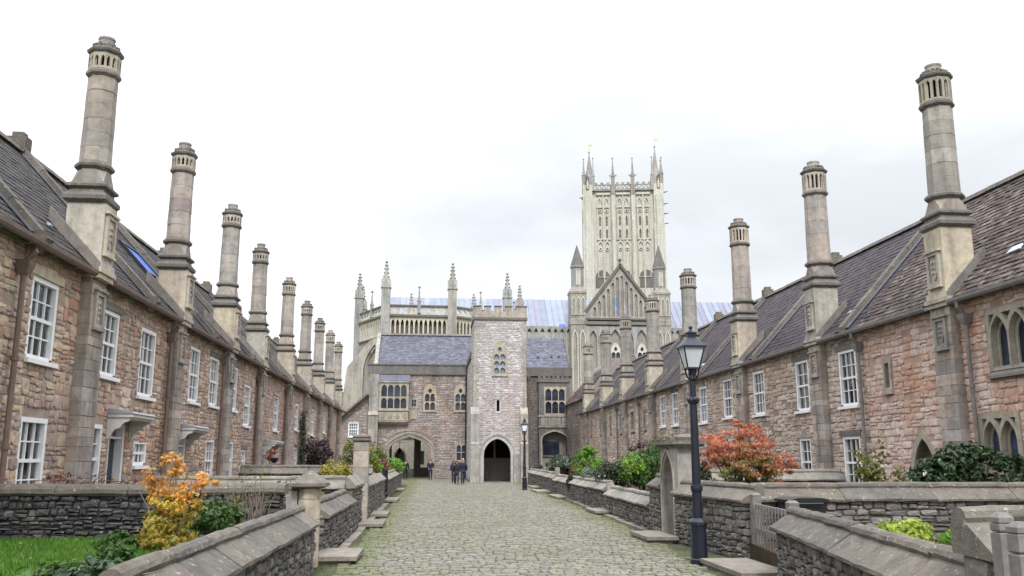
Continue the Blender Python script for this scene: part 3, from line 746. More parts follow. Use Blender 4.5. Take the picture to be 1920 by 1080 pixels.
CREST = [crest_mesh(6.12, 1, .25, .40).mesh('crest_panel', 'ashlar'), crest_mesh(4.62, 2, .24, .36).mesh('crest_panel', 'ashlar_grey')]
BUT_BLOCK = {}
def chimney(parent, side, y, kind, seed):
    xw = XL if side < 0 else XR; rz = 0 if side < 0 else math.pi; P = (xw, y, 0); S = CH[kind]; r = random.Random(seed)
    o = inst('chimney', S['base'], parent, P, (r.uniform(-.006, .006), r.uniform(-.006, .006), rz))
    for k in ('moulding', 'broach', 'ring', 'collar', 'lantern', 'core', 'cap', 'pot'):
        q = inst(S[k].name.split('.')[0], S[k], o); q.location = (0, 0, 0)
    for d in S['drums']:
        q = inst('shaft_drum', d, o); q.location = (r.uniform(-.005, .005), r.uniform(-.005, .005), 0); q.rotation_euler = (0, 0, r.uniform(-.008, .008))
    q = inst('crest_panel', CREST[0], o); q.location = (.28, 0, 0)
    # weatherings that run up the roof on both sides of the block
    for sg in (-1, 1):
        m = MB().prism(Fr((0, 0, 0), (1, 0, 0)), [(.30, 5.30), (.30, 5.52), (-.72, 6.62), (-.72, 6.30)], -.05, .05)
        key = 'weathering'
        if key not in BUT_BLOCK: BUT_BLOCK[key] = m.mesh('weathering', 'ashlar_dark')
        q = inst('weathering', BUT_BLOCK[key], o); q.location = (0, sg * (hwb + .055), 0)
    # the buttress under it, course by course
    z = 0.0; b = None
    if 'core' not in BUT_BLOCK: BUT_BLOCK['core'] = MB().box(-.05, .185, -.37, .37, 0, 5.215).mesh('buttress', 'mortar_right')
    b = inst('buttress', BUT_BLOCK['core'], parent, P, (0, 0, rz))
    q = inst('crest_panel', CREST[1], b); q.location = (.203, 0, 0)
    while z < 5.2:
        h = r.choice((.18, .22, .27, .32)); h = min(h, 5.21 - z); lay = r.choice((0, 1, 1, 2))
        if h < .1: break
        cuts = {0: [(-.39, .39)], 1: [(-.39, r.choice((-.1, .12))), None], 2: [(-.39, -.17), (-.166, .16), (.164, .39)]}[lay]
        if lay == 1: cuts = [cuts[0], (cuts[0][1] + .006, .39)]
        for a, c in cuts:
            key = (round(a, 2), round(c, 2), round(h, 2))
            if key not in BUT_BLOCK:
                F = Fr((0, 0, 0), (0, 1, 0)); m = MB(); e = .007
                m.add([F.p(*t) for t in ((a, 0, -.02), (c, 0, -.02), (c, h - .005, -.02), (a, h - .005, -.02), (a, 0, .21 - e), (c, 0, .21 - e), (c, h - .005, .21 - e), (a, h - .005, .21 - e),
                                         (a + e, e, .21), (c - e, e, .21), (c - e, h - .005 - e, .21), (a + e, h - .005 - e, .21))],
                      [(3, 2, 1, 0), (0, 1, 5, 4), (1, 2, 6, 5), (2, 3, 7, 6), (3, 0, 4, 7), (4, 5, 9, 8), (5, 6, 10, 9), (6, 7, 11, 10), (7, 4, 8, 11), (8, 9, 10, 11)])
                BUT_BLOCK[key] = m.mesh('stone_block', 'buttress_stone')
            q = inst('stone_block', BUT_BLOCK[key], b); q.location = (r.uniform(-.006, .006), 0, z)
        z += h
    return o
hwb = .345

# ------------------------------------------------------------------ houses
EAVE, RIDGE, RUN = 5.35, 9.0, 3.35
SL = math.hypot(RUN, RIDGE - EAVE)
def house(side, y0, y1, label, wmat, mmat, tmat, wins=(), doors=(), chim=None, ck='L', pipes=(), cop0=None, near=0, tile=(.24, .21), seed=1, lancets=(), extra=None, group=None, z0=.45, coping=True):
    xw = XL if side < 0 else XR; sg = -1 if side < 0 else 1                # sg: away from the street
    rz = R(90) if side < 0 else R(-90)
    root = thing('terraced_house', label, 'house', (xw + sg * 3, (y0 + y1) / 2, 0), group)
    F = Fr((xw, 0, 0), (0, -sg, 0))
    S = (lambda a, b: (a, b)) if side < 0 else (lambda a, b: (-b, -a))
    u0, u1 = S(y0, y1); rr = random.Random(seed)
    holes = []; hloops = []; keepA = []
    for (yc, zb, wd, h, c, k) in wins:
        a, b = S(yc - wd / 2, yc + wd / 2); holes.append((a - .0, b + .0, zb - .05, zb + h)); hloops.append(rect(a, b, zb, zb + h))
    for (yc, zb, wd, h, st) in doors:
        a, b = S(yc - wd / 2, yc + wd / 2)
        if st == 'arch': hloops.append(arch(a, b, zb, zb + h * .55, zb + h)); keepA.append((a - .16, b + .16, zb, zb + h * .55, zb + h + .2))
        else: holes.append((a, b, zb, zb + h)); hloops.append(rect(a, b, zb, zb + h))
    for (yc, zb, wd, h, n, st) in lancets:
        a, b = S(yc - wd / 2, yc + wd / 2); hloops.append(rect(a + .0, b - .0, zb, zb + h)); holes.append((a - .05, b + .05, zb - .16, zb + h + .05))
    W = MB().holed(F, rect(u0, u1, -.1, 5.3), hloops, -.4, -.020)
    for yy in (y0 + .012, y1 - .232):                                    # party walls / gables
        W.prism(Fr((xw, yy + .22, 0), (1, 0, 0)), [(sg * .402, -.1), (sg * .402, 5.25), (sg * 3.15, 8.85), (sg * 5.9, 5.25), (sg * 5.9, -.1)], 0, .22)
    W.box(min(xw + sg * 5.9, xw + sg * 6.2), max(xw + sg * 5.9, xw + sg * 6.2), y0 + .012, y1 - .012, -.1, 5.3)
    wall = W.build('wall', mmat, root)
    if chim is not None:
        a, b = S(chim - .385, chim + .385); holes.append((a, b, -1, 9))
    ln = (.16, .42) if near else (.2, .46); chh = (.13, .27) if near else (.14, .26)
    if near == 2: chh = (.13, .20); ln = (.18, .48)
    cells = rubble(u0, u1, z0, 5.26, chh, ln, holes, seed, .008 if near else .012, lambda u, v: not any(inarch(u, v, A) for A in keepA), .62 if near != 2 else .25, .05)
    place(root, 'stone', 'rubble', Fr((xw, 0, 0), (0, -sg, 0)), cells, wmat, .042, 300 if near else 0, 8.5, seed, w0=-.03, rot=.05)
    # roof
    up = Vector((sg * RUN, 0, RIDGE - EAVE)).normalized()
    RF = Fr((xw - sg * .2, 0, EAVE), (0, -sg, 0), up)
    ux0, ux1 = (u0, u1)
    rm = MB().fbox(RF, u0, u1, 0, SL, -.12, -.02)
    RB = Fr((xw + sg * (2 * RUN - .2), 0, EAVE), (0, sg, 0), Vector((-sg * RUN, 0, RIDGE - EAVE)))
    rm.fbox(RB, -u1, -u0, 0, SL - .15, -.14, -.06)
    roof = rm.build('roof', 'roof_underlay', root)
    cw = .0
    ub = None
    if chim is not None: ub = S(chim - .37, chim + .37)
    keep = (lambda u, v: not (ub[0] < u < ub[1] and v < 1.0)) if ub else None
    place(roof, 'tile' if tmat == 'clay_tile' else 'slate', 'tile', RF, tiles(u0 + .02, u1 - .02, .02, SL, tile[0], tile[1], seed, keep), tmat, .035 if tmat == 'clay_tile' else .020, 300 if near else 0, 7.5, seed, w0=-.015)
    place(roof, 'slate', 'tile', RB, tiles(-u1 + .02, -u0 - .02, .02, SL - .22, .5, .4, seed), tmat, .03, 0, 9, seed, w0=-.055)
    m = MB(); k = y0
    while k < y1 - .05:                                                    # ridge tiles
        e = min(k + .45, y1); m.extr([(-.17, -.10), (-.10, .03), (0, .075), (.10, .03), (.17, -.10)], (xw + sg * (RUN - .2), k + .006, RIDGE + .02), (xw + sg * (RUN - .2), e - .006, RIDGE + .02 + rr.uniform(-.01, .01)), (1, 0, 0)); k = e
    m.build('ridge_tiles', 'coping', roof)
    # gable coping at the near side
    yc = cop0 if cop0 is not None else y0
    if coping:
        CF = Fr((xw - sg * .2, yc, EAVE), (0, -sg, 0), up); c0 = None
        m = MB(); nst = 6
        for i in range(nst):
            a, b = SL * i / nst - (.12 if i == 0 else 0), SL * (i + 1) / nst - .01
            m.fbox(CF, -.13, .13, a, b, -.1, .15 + rr.uniform(-.008, .008))
        cp = m.build('gable_coping', 'coping', root)
        MB().box(xw + sg * RUN - sg * .2 - .22, xw + sg * RUN - sg * .2 + .22, yc - .16, yc + .16, RIDGE - .08, RIDGE + .30).box(xw + sg * (RUN - .2) - .13, xw + sg * (RUN - .2) + .13, yc - .12, yc + .12, RIDGE + .302, RIDGE + .42).build('apex_stone', 'coping', cp)
        MB().prism(Fr((xw - sg * .2, yc + .14, EAVE), (1, 0, 0)), [(-sg * .16, -.02), (-sg * .16, .12), (sg * .12, .16), (sg * .12, -.14), (0, -.2)], 0, .28).build('kneeler', 'coping', cp)
    if coping:
        MB().fbox(CF, .14, .30, .1, SL - .3, .02, .045).fbox(CF, -.24, -.14, .1, SL - .3, .02, .045).build('lead_soaker', 'lead_dull', cp)
    # gutter with brackets, downpipes
    gm = 'brown_iron' if side < 0 else 'grey_iron'; xg = xw - sg * .27
    sec = [(-.075, .05), (-.07, -.01), (-.04, -.055), (0, -.07), (.04, -.055), (.07, -.01), (.075, .05), (.055, .05), (.05, 0), (0, -.045), (-.05, 0), (-.055, .05)]
    m = MB()
    for a, b in ([(y0, y1)] if chim is None else [(y0, chim - .48), (chim + .48, y1)]):
        if b - a > .2: m.extr(sec, (xg, a + .004, 5.27), (xg, b - .004, 5.27), (1, 0, 0))
    for k in np.arange(y0 + .5, y1, 1.0): m.box(min(xg, xw) , max(xg, xw), k - .012, k + .012, 5.18, 5.20)
    m.build('gutter', gm, root)
    MB().fbox(F, *( (u0 + .004, u1 - .004)), 5.262, 5.34, -.3, .06).build('eaves_course', 'ashlar_dark', root)
    for yp in pipes:
        x = xw - sg * .11; m = MB().tube([(xg, yp, 5.22), (xg, yp, 5.10), (x, yp, 4.92), (x, yp, 4.8)], .05, 8)
        m.tube([(x, yp, 4.8), (x, yp, .3)], .048, 8)
        for z in (4.7, 3.3, 1.9): m.lathe((x, yp, z), [(.062, 0), (.062, .07)], 8)
        d = m.build('downpipe', gm, root)
        MB().lathe((x, yp, 4.72), [(.07, 0), (.11, .12), (.13, .22), (.10, .222)], 4).build('rainwater_head', gm, d)
    # windows
    for (yc, zb, wd, h, c, k) in wins:
        sash(root, (xw, yc, zb), rz, wd, h, c, k, near > 0 or y0 < 33)
        a, b = S(yc - wd / 2 - .14, yc + wd / 2 + .14)
        if rr.random() < .65: MB().fbox(F, a, b, zb + h + .006, zb + h + .16, -.1, .028).build('lintel', rr.choice(('coping_pale', 'ashlar', 'coping')), root)
    for (yc, zb, wd, h, st) in doors:
        a, b = S(yc - wd / 2, yc + wd / 2)
        if st == 'arch':
            MB().holed(F, arch(a - .16, b + .16, zb, zb + h * .55, zb + h + .2), [arch(a, b, zb + .01, zb + h * .55, zb + h)], -.25, .03).build('door_surround', 'hall_cream', root)
            MB().fbox(F, a - .05, b + .05, zb, zb + h, -.45, -.40).build('door', 'wood_dark', root); continue
        dm = MB().fbox(F, a + .1, b - .1, zb, zb + h - .32, -.24, -.20)
        for q in (0, 1):
            for t in (0, 1): dm.fbox(F, a + .18 + q * (wd - .2) / 2, a + .10 + (q + 1) * (wd - .2) / 2 - .06, zb + .15 + t * .75, zb + .75 + t * .75, -.2, -.185)
        d = dm.build('door', {'navy': 'navy_door', 'white': 'white_paint', 'black': 'black_paint'}[st], root)
        MB().sphere(F.p(b - .17, zb + 1.0, -.16), .035).build('handle', 'gold', d)
        fr = MB().fbox(F, a, a + .098, zb, zb + h, -.22, -.03).fbox(F, b - .098, b, zb, zb + h, -.22, -.03).fbox(F, a + .1, b - .1, zb + h - .08, zb + h, -.22, -.03).fbox(F, a + .1, b - .1, zb + h - .315, zb + h - .27, -.22, -.05)
        fo = fr.build('door_frame', 'white_paint', root)
        MB().fbox(F, a + .1, b - .1, zb + h - .27, zb + h - .08, -.2, -.18).build('fanlight', 'sash_glass', fo)
        # flat hood on scrolled brackets
        hz = zb + h + .12
        hm = MB().fbox(F, a - .24, b + .24, hz, hz + .07, -.05, .52).fbox(F, a - .2, b + .2, hz - .04, hz - .002, -.02, .47)
        ho = hm.build('door_hood', 'hood_paint', root)
        MB().prism(Fr(F.p(a - .26, hz + .072, 0), F.N * 1.0, (0, 0, 1)), [(-.05, 0), (.55, 0), (.50, .04), (-.05, .12)], -(b - a + .52), 0).build('hood_cover', 'lead', ho)
        sc = [(x * .85, y * .85) for x, y in [(0, -.52), (.05, -.55), (.10, -.5), (.12, -.40), (.2, -.30), (.32, -.26), (.36, -.18), (.42, -.13), (.52, -.10), (.54, -.053), (0, -.053)]]
        for uu in (a - .24, b + .18):
            MB().prism(Fr(F.p(uu, hz, 0), F.N, (0, 0, 1)), sc, -.06, 0).build('bracket', 'hood_paint', ho)
    for (yc, zb, wd, h, n, st) in lancets:
        a, b = S(yc - wd / 2, yc + wd / 2)
        if n == 2 and near: gothic2(root, F, a + .04, b - .04, zb + .04, zb + h - .04, st); continue
        tracery(root, F, a + .1, b - .1, zb + .1, zb + h - .1, zb + h - .1, n, 1, st, 'stained_glass' if n > 1 and near else 'leaded_glass', .10, depth=.3)
    if chim is not None: chimney(root, side, chim, ck, seed)
    if extra: extra(root, F, S, RF)
    return root

GL, GR = 'stone houses of the left terrace', 'stone houses of the right terrace'
def roof_bits(spots, mat='lead_bright', name='flashing'):
    def f(root, F, S, RF):
        for (y, v, du, dv) in spots:
            u = S(y, y)[0]
            MB().prism(RF, [(u - du, v - dv), (u + du, v - dv * .7), (u + du * .8, v + dv), (u - du * .6, v + dv * .8)], .03, .06).build(name, mat, root)
    return f
def skylight(root, F, S, RF):
    u = S(25.15, 25.15)[0]
    o = MB().holed(RF, rect(u - .75, u + .75, 1.9, 3.1), [rect(u - .68, u + .68, 1.97, 3.03)], 0, .09).build('skylight', 'black_paint', root)
    MB().fbox(RF, u - .68, u + .68, 1.97, 3.03, .03, .05).build('pane', 'sky_blue_glass', o)  # reflected sky is painted as the pane's own blue
house(-1, 9.0, 14.95, 'nearest left stone house, a strip of wall with brown downpipe at picture edge', 'rubble_left', 'mortar_left', 'slate', [(12.2, 3.4, 1.1, 1.45, 3, 4)], chim=11.8, pipes=(14.72,), near=1, seed=11, group=GL)
house(-1, 14.95, 21.0, 'left stone house with tallest looking chimney and a navy door under white hood', 'rubble_left', 'mortar_left', 'slate',
      [(15.88, 3.42, 1.08, 1.42, 3, 4), (15.98, 1.0, 1.05, 1.45, 3, 4), (19.14, 3.45, 1.02, 1.38, 3, 4), (18.85, 1.05, .7, 1.4, 2, 4)], [(20.1, .35, 1.0, 2.15, 'navy')], 17.75, 'L', (), near=1, seed=12, group=GL,
      extra=roof_bits([(16.6, .9, .09, .05)], 'lead'))
house(-1, 21.0, 26.95, 'second chimney house on left with blue skylight and broad sash windows', 'rubble_left', 'mortar_left', 'slate',
      [(21.72, 3.2, 1.15, 1.6, 3, 4), (21.7, 1.6, .95, .58, 3, 2), (26.0, 3.35, 1.08, 1.55, 3, 4)], [(25.15, .4, .95, 2.0, 'navy')], 23.75, 'L2', (23.15,), near=1, seed=13, group=GL, extra=skylight)
house(-1, 26.95, 32.75, 'left terrace house behind yellow maple, third chimney along', 'rubble_left', 'mortar_left', 'slate',
      [(28.35, 3.38, 1.1, 1.5, 3, 4), (28.4, 1.05, 1.05, 1.3, 3, 4), (31.15, 3.4, 1.15, 1.5, 3, 4), (31.2, 1.05, 1.0, 1.3, 2, 4)], (), 29.75, 'L3', (29.05,), near=1, seed=14, group=GL)
house(-1, 32.75, 39.05, 'left terrace house with white door, fourth chimney along', 'rubble_left_far', 'mortar_left', 'slate',
      [(33.6, 2.95, 1.1, 1.5, 3, 4), (33.45, 1.25, .7, .85, 2, 4)], [(38.2, .3, 1.3, 1.95, 'white')], 35.5, 'L3', (35.0,), seed=15, group=GL)
house(-1, 39.05, 45.3, 'left terrace house beyond the white door, fifth chimney along', 'rubble_left_far', 'mortar_left', 'slate',
      [(39.85, 2.98, 1.2, 1.5, 3, 4)], (), 42.4, 'L', (41.8,), seed=16, group=GL)
house(-1, 45.3, 51.25, 'left terrace house with ivy climbing beside its buttress, sixth chimney along', 'rubble_left_far', 'mortar_left', 'slate',
      [(46.0, 3.2, 1.15, 1.3, 3, 4), (46.2, 1.2, 1.1, 1.15, 3, 4), (49.9, 3.2, 1.2, 1.4, 3, 4)], (), 48.5, 'L3', (), seed=17, group=GL)
house(-1, 51.25, 57.1, 'left terrace house behind the purple bush, seventh chimney along', 'rubble_left_far', 'mortar_left', 'slate',
      [(52.2, 3.1, 1.4, 1.5, 3, 4)], (), 54.4, 'L2', (), seed=18, group=GL)
house(-1, 57.1, 62.9, 'left terrace house second from the far end, eighth chimney along', 'rubble_left_far', 'mortar_left', 'slate',
      [(57.9, 3.4, 1.4, 1.3, 3, 4)], (), 60.2, 'L', (), seed=19, group=GL)
house(-1, 62.9, 69.0, 'last left terrace house beside the gatehall, ninth and farthest chimney', 'rubble_left_far', 'mortar_left', 'slate', [], (), 65.8, 'L3', (), seed=20, group=GL)

house(1, 11.0, 23.4, 'nearest right stone house with clay tile roof, gothic windows and pointed doorway', 'rubble_pink', 'mortar_pink', 'clay_tile', [], [(20.78, .3, .95, 1.95, 'arch')], 19.25, 'R1', (18.45,), near=2, seed=31, group=GR,
      lancets=[(17.2, 3.62, 1.35, 1.28, 2, 'hall_cream'), (17.82, 1.45, 1.3, 1.25, 2, 'hall_cream'), (22.2, 3.5, .40, .86, 1, 'buttress_stone')], tile=(.19, .17), extra=roof_bits([(17.45, 1.15, .22, .10)]), coping=False)
house(1, 23.4, 30.2, 'right stone house of grey rubble with sash windows and dark purple slates, second chimney', 'rubble_right', 'mortar_right', 'slate_purple',
      [(24.48, 3.25, 1.08, 1.62, 3, 4), (24.55, .9, 1.05, 1.5, 3, 4), (27.65, 3.28, 1.02, 1.62, 2, 4), (27.72, .9, .85, 1.52, 2, 4)], (), 26.15, 'R2', (22.92 + .6,), near=2, seed=32, group=GR, cop0=24.2, extra=roof_bits([(24.8, .9, .12, .06)], 'lead'))
house(1, 30.2, 37.0, 'right stone house behind the red maple, third chimney from the right', 'rubble_right', 'mortar_right', 'slate_purple',
      [(31.5, 3.35, 1.1, 1.58, 3, 4), (34.95, 3.4, 1.1, 1.55, 3, 4), (35.4, .9, 1.0, 1.2, 3, 4)], (), 32.95, 'R2', (), near=2, seed=33, group=GR, cop0=31.2)
house(1, 37.0, 43.9, 'right stone house directly behind the near lamp post, fourth chimney from the right', 'rubble_right', 'mortar_right', 'slate_purple',
      [(38.2, 3.32, 1.1, 1.58, 3, 4), (42.75, 3.38, 1.1, 1.6, 2, 4)], (), 40.1, 'R3', (), seed=34, group=GR, cop0=38.0, extra=roof_bits([(39.0, .8, .15, .08)]))
house(1, 43.9, 50.7, 'right stone house beyond the arched garden doorway, fifth chimney from the right', 'rubble_right', 'mortar_right', 'slate_purple',
      [(45.1, 3.4, 1.1, 1.6, 2, 4), (45.3, 1.2, .9, 1.2, 2, 4)], (), 46.9, 'R3', (49.9,), seed=35, group=GR, cop0=44.9, extra=roof_bits([(45.2, .8, .2, .1)]),
      lancets=[(49.0, 3.4, .5, 1.2, 1, 'hall_dress')])
house(1, 50.7, 57.4, 'right stone house with stone framed narrow windows, sixth chimney from the right', 'rubble_right', 'mortar_right', 'slate_purple',
      [], (), 53.6, 'R3', (56.0,), seed=36, group=GR, cop0=51.7, lancets=[(52.0, 3.4, 1.0, 1.3, 1, 'hall_cream'), (55.3, 3.4, .6, 1.3, 1, 'hall_dress')], extra=roof_bits([(52.3, .8, .3, .14)]))
house(1, 57.4, 64.0, 'right stone house second from the far end with paired narrow windows', 'rubble_right', 'mortar_right', 'slate_purple',
      [], (), 60.3, 'R3', (), seed=37, group=GR, cop0=58.4, lancets=[(58.5, 3.5, .6, 1.2, 1, 'hall_dress'), (62.0, 3.5, .6, 1.2, 1, 'hall_dress')])
house(1, 64.0, 70.6, 'last right stone house, blue lead on its roof beside dark hall wing', 'rubble_right', 'mortar_right', 'slate_purple',
      [], (), 67.2, 'R3', (), seed=38, group=GR, cop0=65.0, lancets=[(65.6, 3.5, .5, 1.2, 1, 'hall_dress'), (69.0, 3.5, .5, 1.2, 1, 'hall_dress')], extra=roof_bits([(65.7, .8, .4, .3)]))

# ------------------------------------------------------------------ gatehall, stair tower and wing at the foot of the close
def fbx(root, F, name, mat, *b): return MB().fbox(F, *b).build(name, mat, root)
def moulded_arch(root, F, A, steps, mat, name='arch_moulding', depth=.1):
    """concentric rings round an opening A = (u0,u1,v0,vs,va), each stepping further out"""
    m = MB(); u0, u1, v0, vs, va = A; g = 0
    for i, (wd, out_) in enumerate(steps):
        m.holed(F, arch(u0 - g - wd, u1 + g + wd, v0, vs, va + (g + wd) * 1.05), [arch(u0 - g + .001, u1 + g - .001, v0 + .003, vs, va + g * 1.05 - .001)] if 1 else [], -depth, out_)
        g += wd + .002
    return m.build(name, mat, root)
hall = thing('gatehall', 'stone hall over a wide gateway arch with blue slate roof and oriel window', 'building', (-1, 85, 0))
F = Fr((0, 81, 0), (1, 0, 0))
GA = (-3.6, .0, .01, 2.6, 3.7); W2 = (-.50, .42, 6.15, 7.62, 8.40); W3 = (2.28, 3.20, 6.15, 7.62, 8.40)
wallm = MB().holed(F, rect(-5.6, 3.45, 0, 9.45), [arch(*GA), arch(W2[0] - .05, W2[1] + .05, W2[2] - .05, W2[3], W2[4] + .05), arch(W3[0] - .05, W3[1] + .05, W3[2] - .05, W3[3], W3[4] + .05), rect(2.42, 3.3, 1.62, 3.1), rect(-1.72, -1.24, 6.42, 7.15)], -.7, -.03)
wallm.box(-5.6, -5.0, 81.705, 88, 0, 10).box(-5.59, 3.4, 88.002, 88.4, 3.9, 10).box(-5.58, -3.7, 88.002, 88.4, 0, 3.9).box(-1.5, -.85, 88.002, 88.4, 0, 3.9).box(.05, 3.4, 88.002, 88.4, 0, 3.9).box(-.85, .05, 88.002, 88.4, 0, .95)
wallm.box(-3.95, -3.65, 81.71, 88, 0, 3.9).box(.05, .35, 81.71, 88, 0, 3.9).box(-3.95, .35, 81.71, 88, 3.92, 4.2)
wallm.build('wall', 'mortar_hall', hall)
keepA = [(GA[0] - .55, GA[1] + .55, 0, 2.6, 4.35), (W2[0] - .14, W2[1] + .14, 5.95, 7.6, 8.55), (W3[0] - .14, W3[1] + .14, 5.95, 7.6, 8.55)]
cells = rubble(-4.6, 3.4, .05, 9.4, (.10, .2), (.2, .55), [(2.3, 3.4, 1.5, 3.2), (-4.65, -1.95, 4.85, 8.95), (-1.82, -1.15, 5.3, 7.3)], 71, .02, lambda u, v: not any(inarch(u, v, A) for A in keepA), .2)
place(hall, 'stone', 'rubble', F, cells, 'hall_rubble', .05, 0, 9, 71, w0=-.035)
vs_ = []                                                              # voussoirs over the gateway
g = MB()
for i in range(-11, 12):
    t = i / 11.5; uc = -1.8 + t * 2.35; vc = 2.85 + 1.62 * math.sqrt(max(0, 1 - t * t * .93)); an = t * 1.05
    c, s_ = math.cos(an), math.sin(an)
    lp = [(uc + x * c + y * s_, vc - x * s_ + y * c) for x, y in ((-.085, -.22), (.085, -.22), (.1, .22), (-.1, .22))]
    g.prism(F, lp, -.03, .02)
g.build('voussoirs', 'hall_rubble', hall)['kind'] = 'stuff'
moulded_arch(hall, F, GA, [(.16, -.12), (.17, -.02), (.16, .06)], 'hall_dress', 'gateway_arch', .6)
par = fbx(hall, F, 'parapet', 'hall_dark', -5.72, 3.3, 9.46, 10.18, -.5, .10)
MB().fbox(F, -5.78, 3.29, 10.182, 10.32, -.55, .17).fbox(F, -5.78, 3.29, 9.34, 9.455, -.03, .18).build('string_course', 'moulding', par)
b = MB().fbox(F, -5.5, -4.66, 0, 5.6, -.03, .75).fbox(F, -5.5, -4.66, 5.602, 9.33, -.03, .5).prism(Fr((-5.52, 81, 0), (0, -1, 0)), [(.0, 5.602), (.82, 5.602), (.82, 5.66), (.5, 6.0), (0, 6.0)], -.88, 0)
b.build('buttress', 'hall_dress', hall)
tracery(hall, F, *W2, 2, 2, 'hall_cream', head=False, depth=.25); tracery(hall, F, *W3, 2, 2, 'hall_cream', head=False, depth=.25)
tracery(hall, F, 2.45, 3.27, 1.68, 3.05, 3.05, 2, 2, 'hall_cream', head=False)
tracery(hall, F, -1.68, -1.28, 6.46, 7.10, 7.10, 2, 2, 'hall_dress', head=False, mull=.04)
fbx(hall, F, 'panel', 'hall_cream', -1.80, -1.16, 5.3, 6.3, -.03, .05)
ori = MB().fbox(F, -4.62, -1.96, 5.0, 8.7, -.02, .42).build('oriel', 'hall_cream', hall)
FO = Fr((0, 80.55, 0), (1, 0, 0))
wf = MB()
lw = (2.25 - 3 * .09) / 4; hs = []
for i in range(4):
    a = -4.41 + i * (lw + .09); hs += [arch(a, a + lw, 7.3, 8.02, 8.36, 5), arch(a, a + lw, 6.24, 6.9, 7.16, 5)]
wf.holed(FO, rect(-4.62, -1.96, 6.12, 8.56), hs, .0, .16)
wo = wf.build('window_tracery', 'hall_cream', ori)
fbx(ori, FO, 'pane', 'leaded_glass', -4.45, -2.12, 6.2, 8.5, -.01 + .04, .06)
MB().fbox(FO, -4.68, -1.90, 8.562, 8.72, -.3, .26).fbox(FO, -4.68, -1.90, 6.02, 6.118, -.3, .26).build('cornice', 'hall_dress', ori)
ap = MB().fbox(FO, -4.62, -1.96, 5.22, 6.018, -.3, .14)
for i in range(4):
    c = -4.29 + i * .667
    ap.prism(FO, [(c - .24, 5.90), (c + .24, 5.90), (c + .24, 5.6), (c + .14, 5.42), (c, 5.32), (c - .14, 5.42), (c - .24, 5.6)], .142, .20)
ap.build('shield_panel', 'hall_cream', ori)
ap = MB()
for i in range(4): c = -4.29 + i * .667; ap.prism(FO, [(c - .15, 5.82), (c + .15, 5.82), (c + .15, 5.6), (c, 5.42), (c - .15, 5.6)], .202, .235)
ap.build('shields', 'hall_dress', ori)
MB().prism(Fr((-4.62, 80.55, 0), (0, -1, 0)), [(.14, 5.218), (-.42, 5.218), (-.42, 4.72), (-.1, 4.84), (.1, 5.02)], -2.66, 0).build('corbel', 'hall_dress', ori)
MB().prism(Fr((-4.70, 80.55, 0), (0, -1, 0)), [(.28, 8.722), (-.44, 8.722), (-.44, 9.3), (-.3, 9.3)], -2.82, 0).build('oriel_roof', 'slate_blue', ori)
RF = Fr((0, 81.6, 10.2), (1, 0, 0), (0, 3.8, 3.4)); RFL = math.hypot(3.8, 3.4)
rf = MB().fbox(RF, -4.9, 4.2, 0, RFL, -.2, -.03).fbox(Fr((0, 89.2, 10.2), (-1, 0, 0), (0, -3.8, 3.4)), -4.2, 4.9, 0, RFL - .03, -.2, -.03).build('roof', 'roof_underlay', hall)
place(rf, 'slate', 'tile', RF, tiles(-4.85, 4.15, .03, RFL, .30, .26, 72), 'slate_blue', .022, 0, 9, 72, w0=-.02)
MB().fbox(RF, -5.2, -4.86, -.15, RFL + .1, -.25, .2).build('gable_coping', 'hall_dress', rf)
MB().extr([(-.2, -.1), (0, .1), (.2, -.1)], (-4.9, 85.4, 13.65), (4.2, 85.4, 13.65), (0, 1, 0)).build('ridge', 'hall_dark', rf)
# gable end of the house built against the hall
lean = thing('gabled_cottage', 'brown stone cottage gable with white paned window beside the gateway buttress', 'house', (-7.5, 81.5, 0))
FL = Fr((0, 80.7, 0), (1, 0, 0))
lp = [(-12, -.1), (-5.56, -.1), (-5.56, 7.45), (-8.0, 5.35), (-12, 2.2)]
MB().holed(FL, lp, [rect(-7.27, -6.37, 3.72, 4.98)], -.5, -.03).build('wall', 'mortar_hall', lean)
cells = rubble(-9.5, -5.6, .4, 7.3, (.10, .18), (.2, .5), [(-7.3, -6.34, 3.68, 5.02)], 73, .02, lambda u, v: v < 7.40 + (u + 5.56) * .86 - .1)
place(lean, 'stone', 'rubble', FL, cells, 'hall_rubble', .05, 0, 9, 73, w0=-.035)
MB().fbox(Fr((-5.58, 80.7, 7.52), (-.757, 0, -.653), (-.653, 0, .757)), 0, 5, -.06, .09, -.6, .12).build('coping', 'coping', lean)
sash(lean, (-6.82, 80.7, 3.72), 0, .9, 1.26, 4, 4, False)

tw = thing('stair_tower', 'tall pale battlemented tower with pointed doorway and two light window', 'tower', (5.4, 70.5, 0))
F = Fr((0, 68.5, 0), (1, 0, 0)); FS = Fr((3.33, 0, 0), (0, -1, 0)); FRt = Fr((7.45, 0, 0), (0, 1, 0))
TD = (4.15, 6.23, .01, 2.05, 3.30); TW = (4.90, 5.80, 8.3, 9.85, 10.80)
m = MB().holed(F, rect(3.33, 7.45, 0, 12.55), [arch(*TD), arch(TW[0] - .05, TW[1] + .05, TW[2] - .05, TW[3], TW[4] + .05), rect(5.12, 5.35, 5.4, 6.26)], -.6, -.03)
m.box(3.36, 3.9, 69.102, 73, 0, 12.55).box(6.9, 7.42, 69.102, 73, 0, 12.55).box(3.9, 6.9, 72.6, 73, 3.6, 12.55).box(3.9, 6.9, 69.102, 72.6, 3.9, 4.1).box(3.36, 7.42, 73.002, 80.9, 0, 10.0)
m.build('wall', 'mortar_tower', tw)
fbx(tw, F, 'passage_floor', 'slab', 3.9, 6.9, 0, .03, -4.0, -.61)
bk = MB()
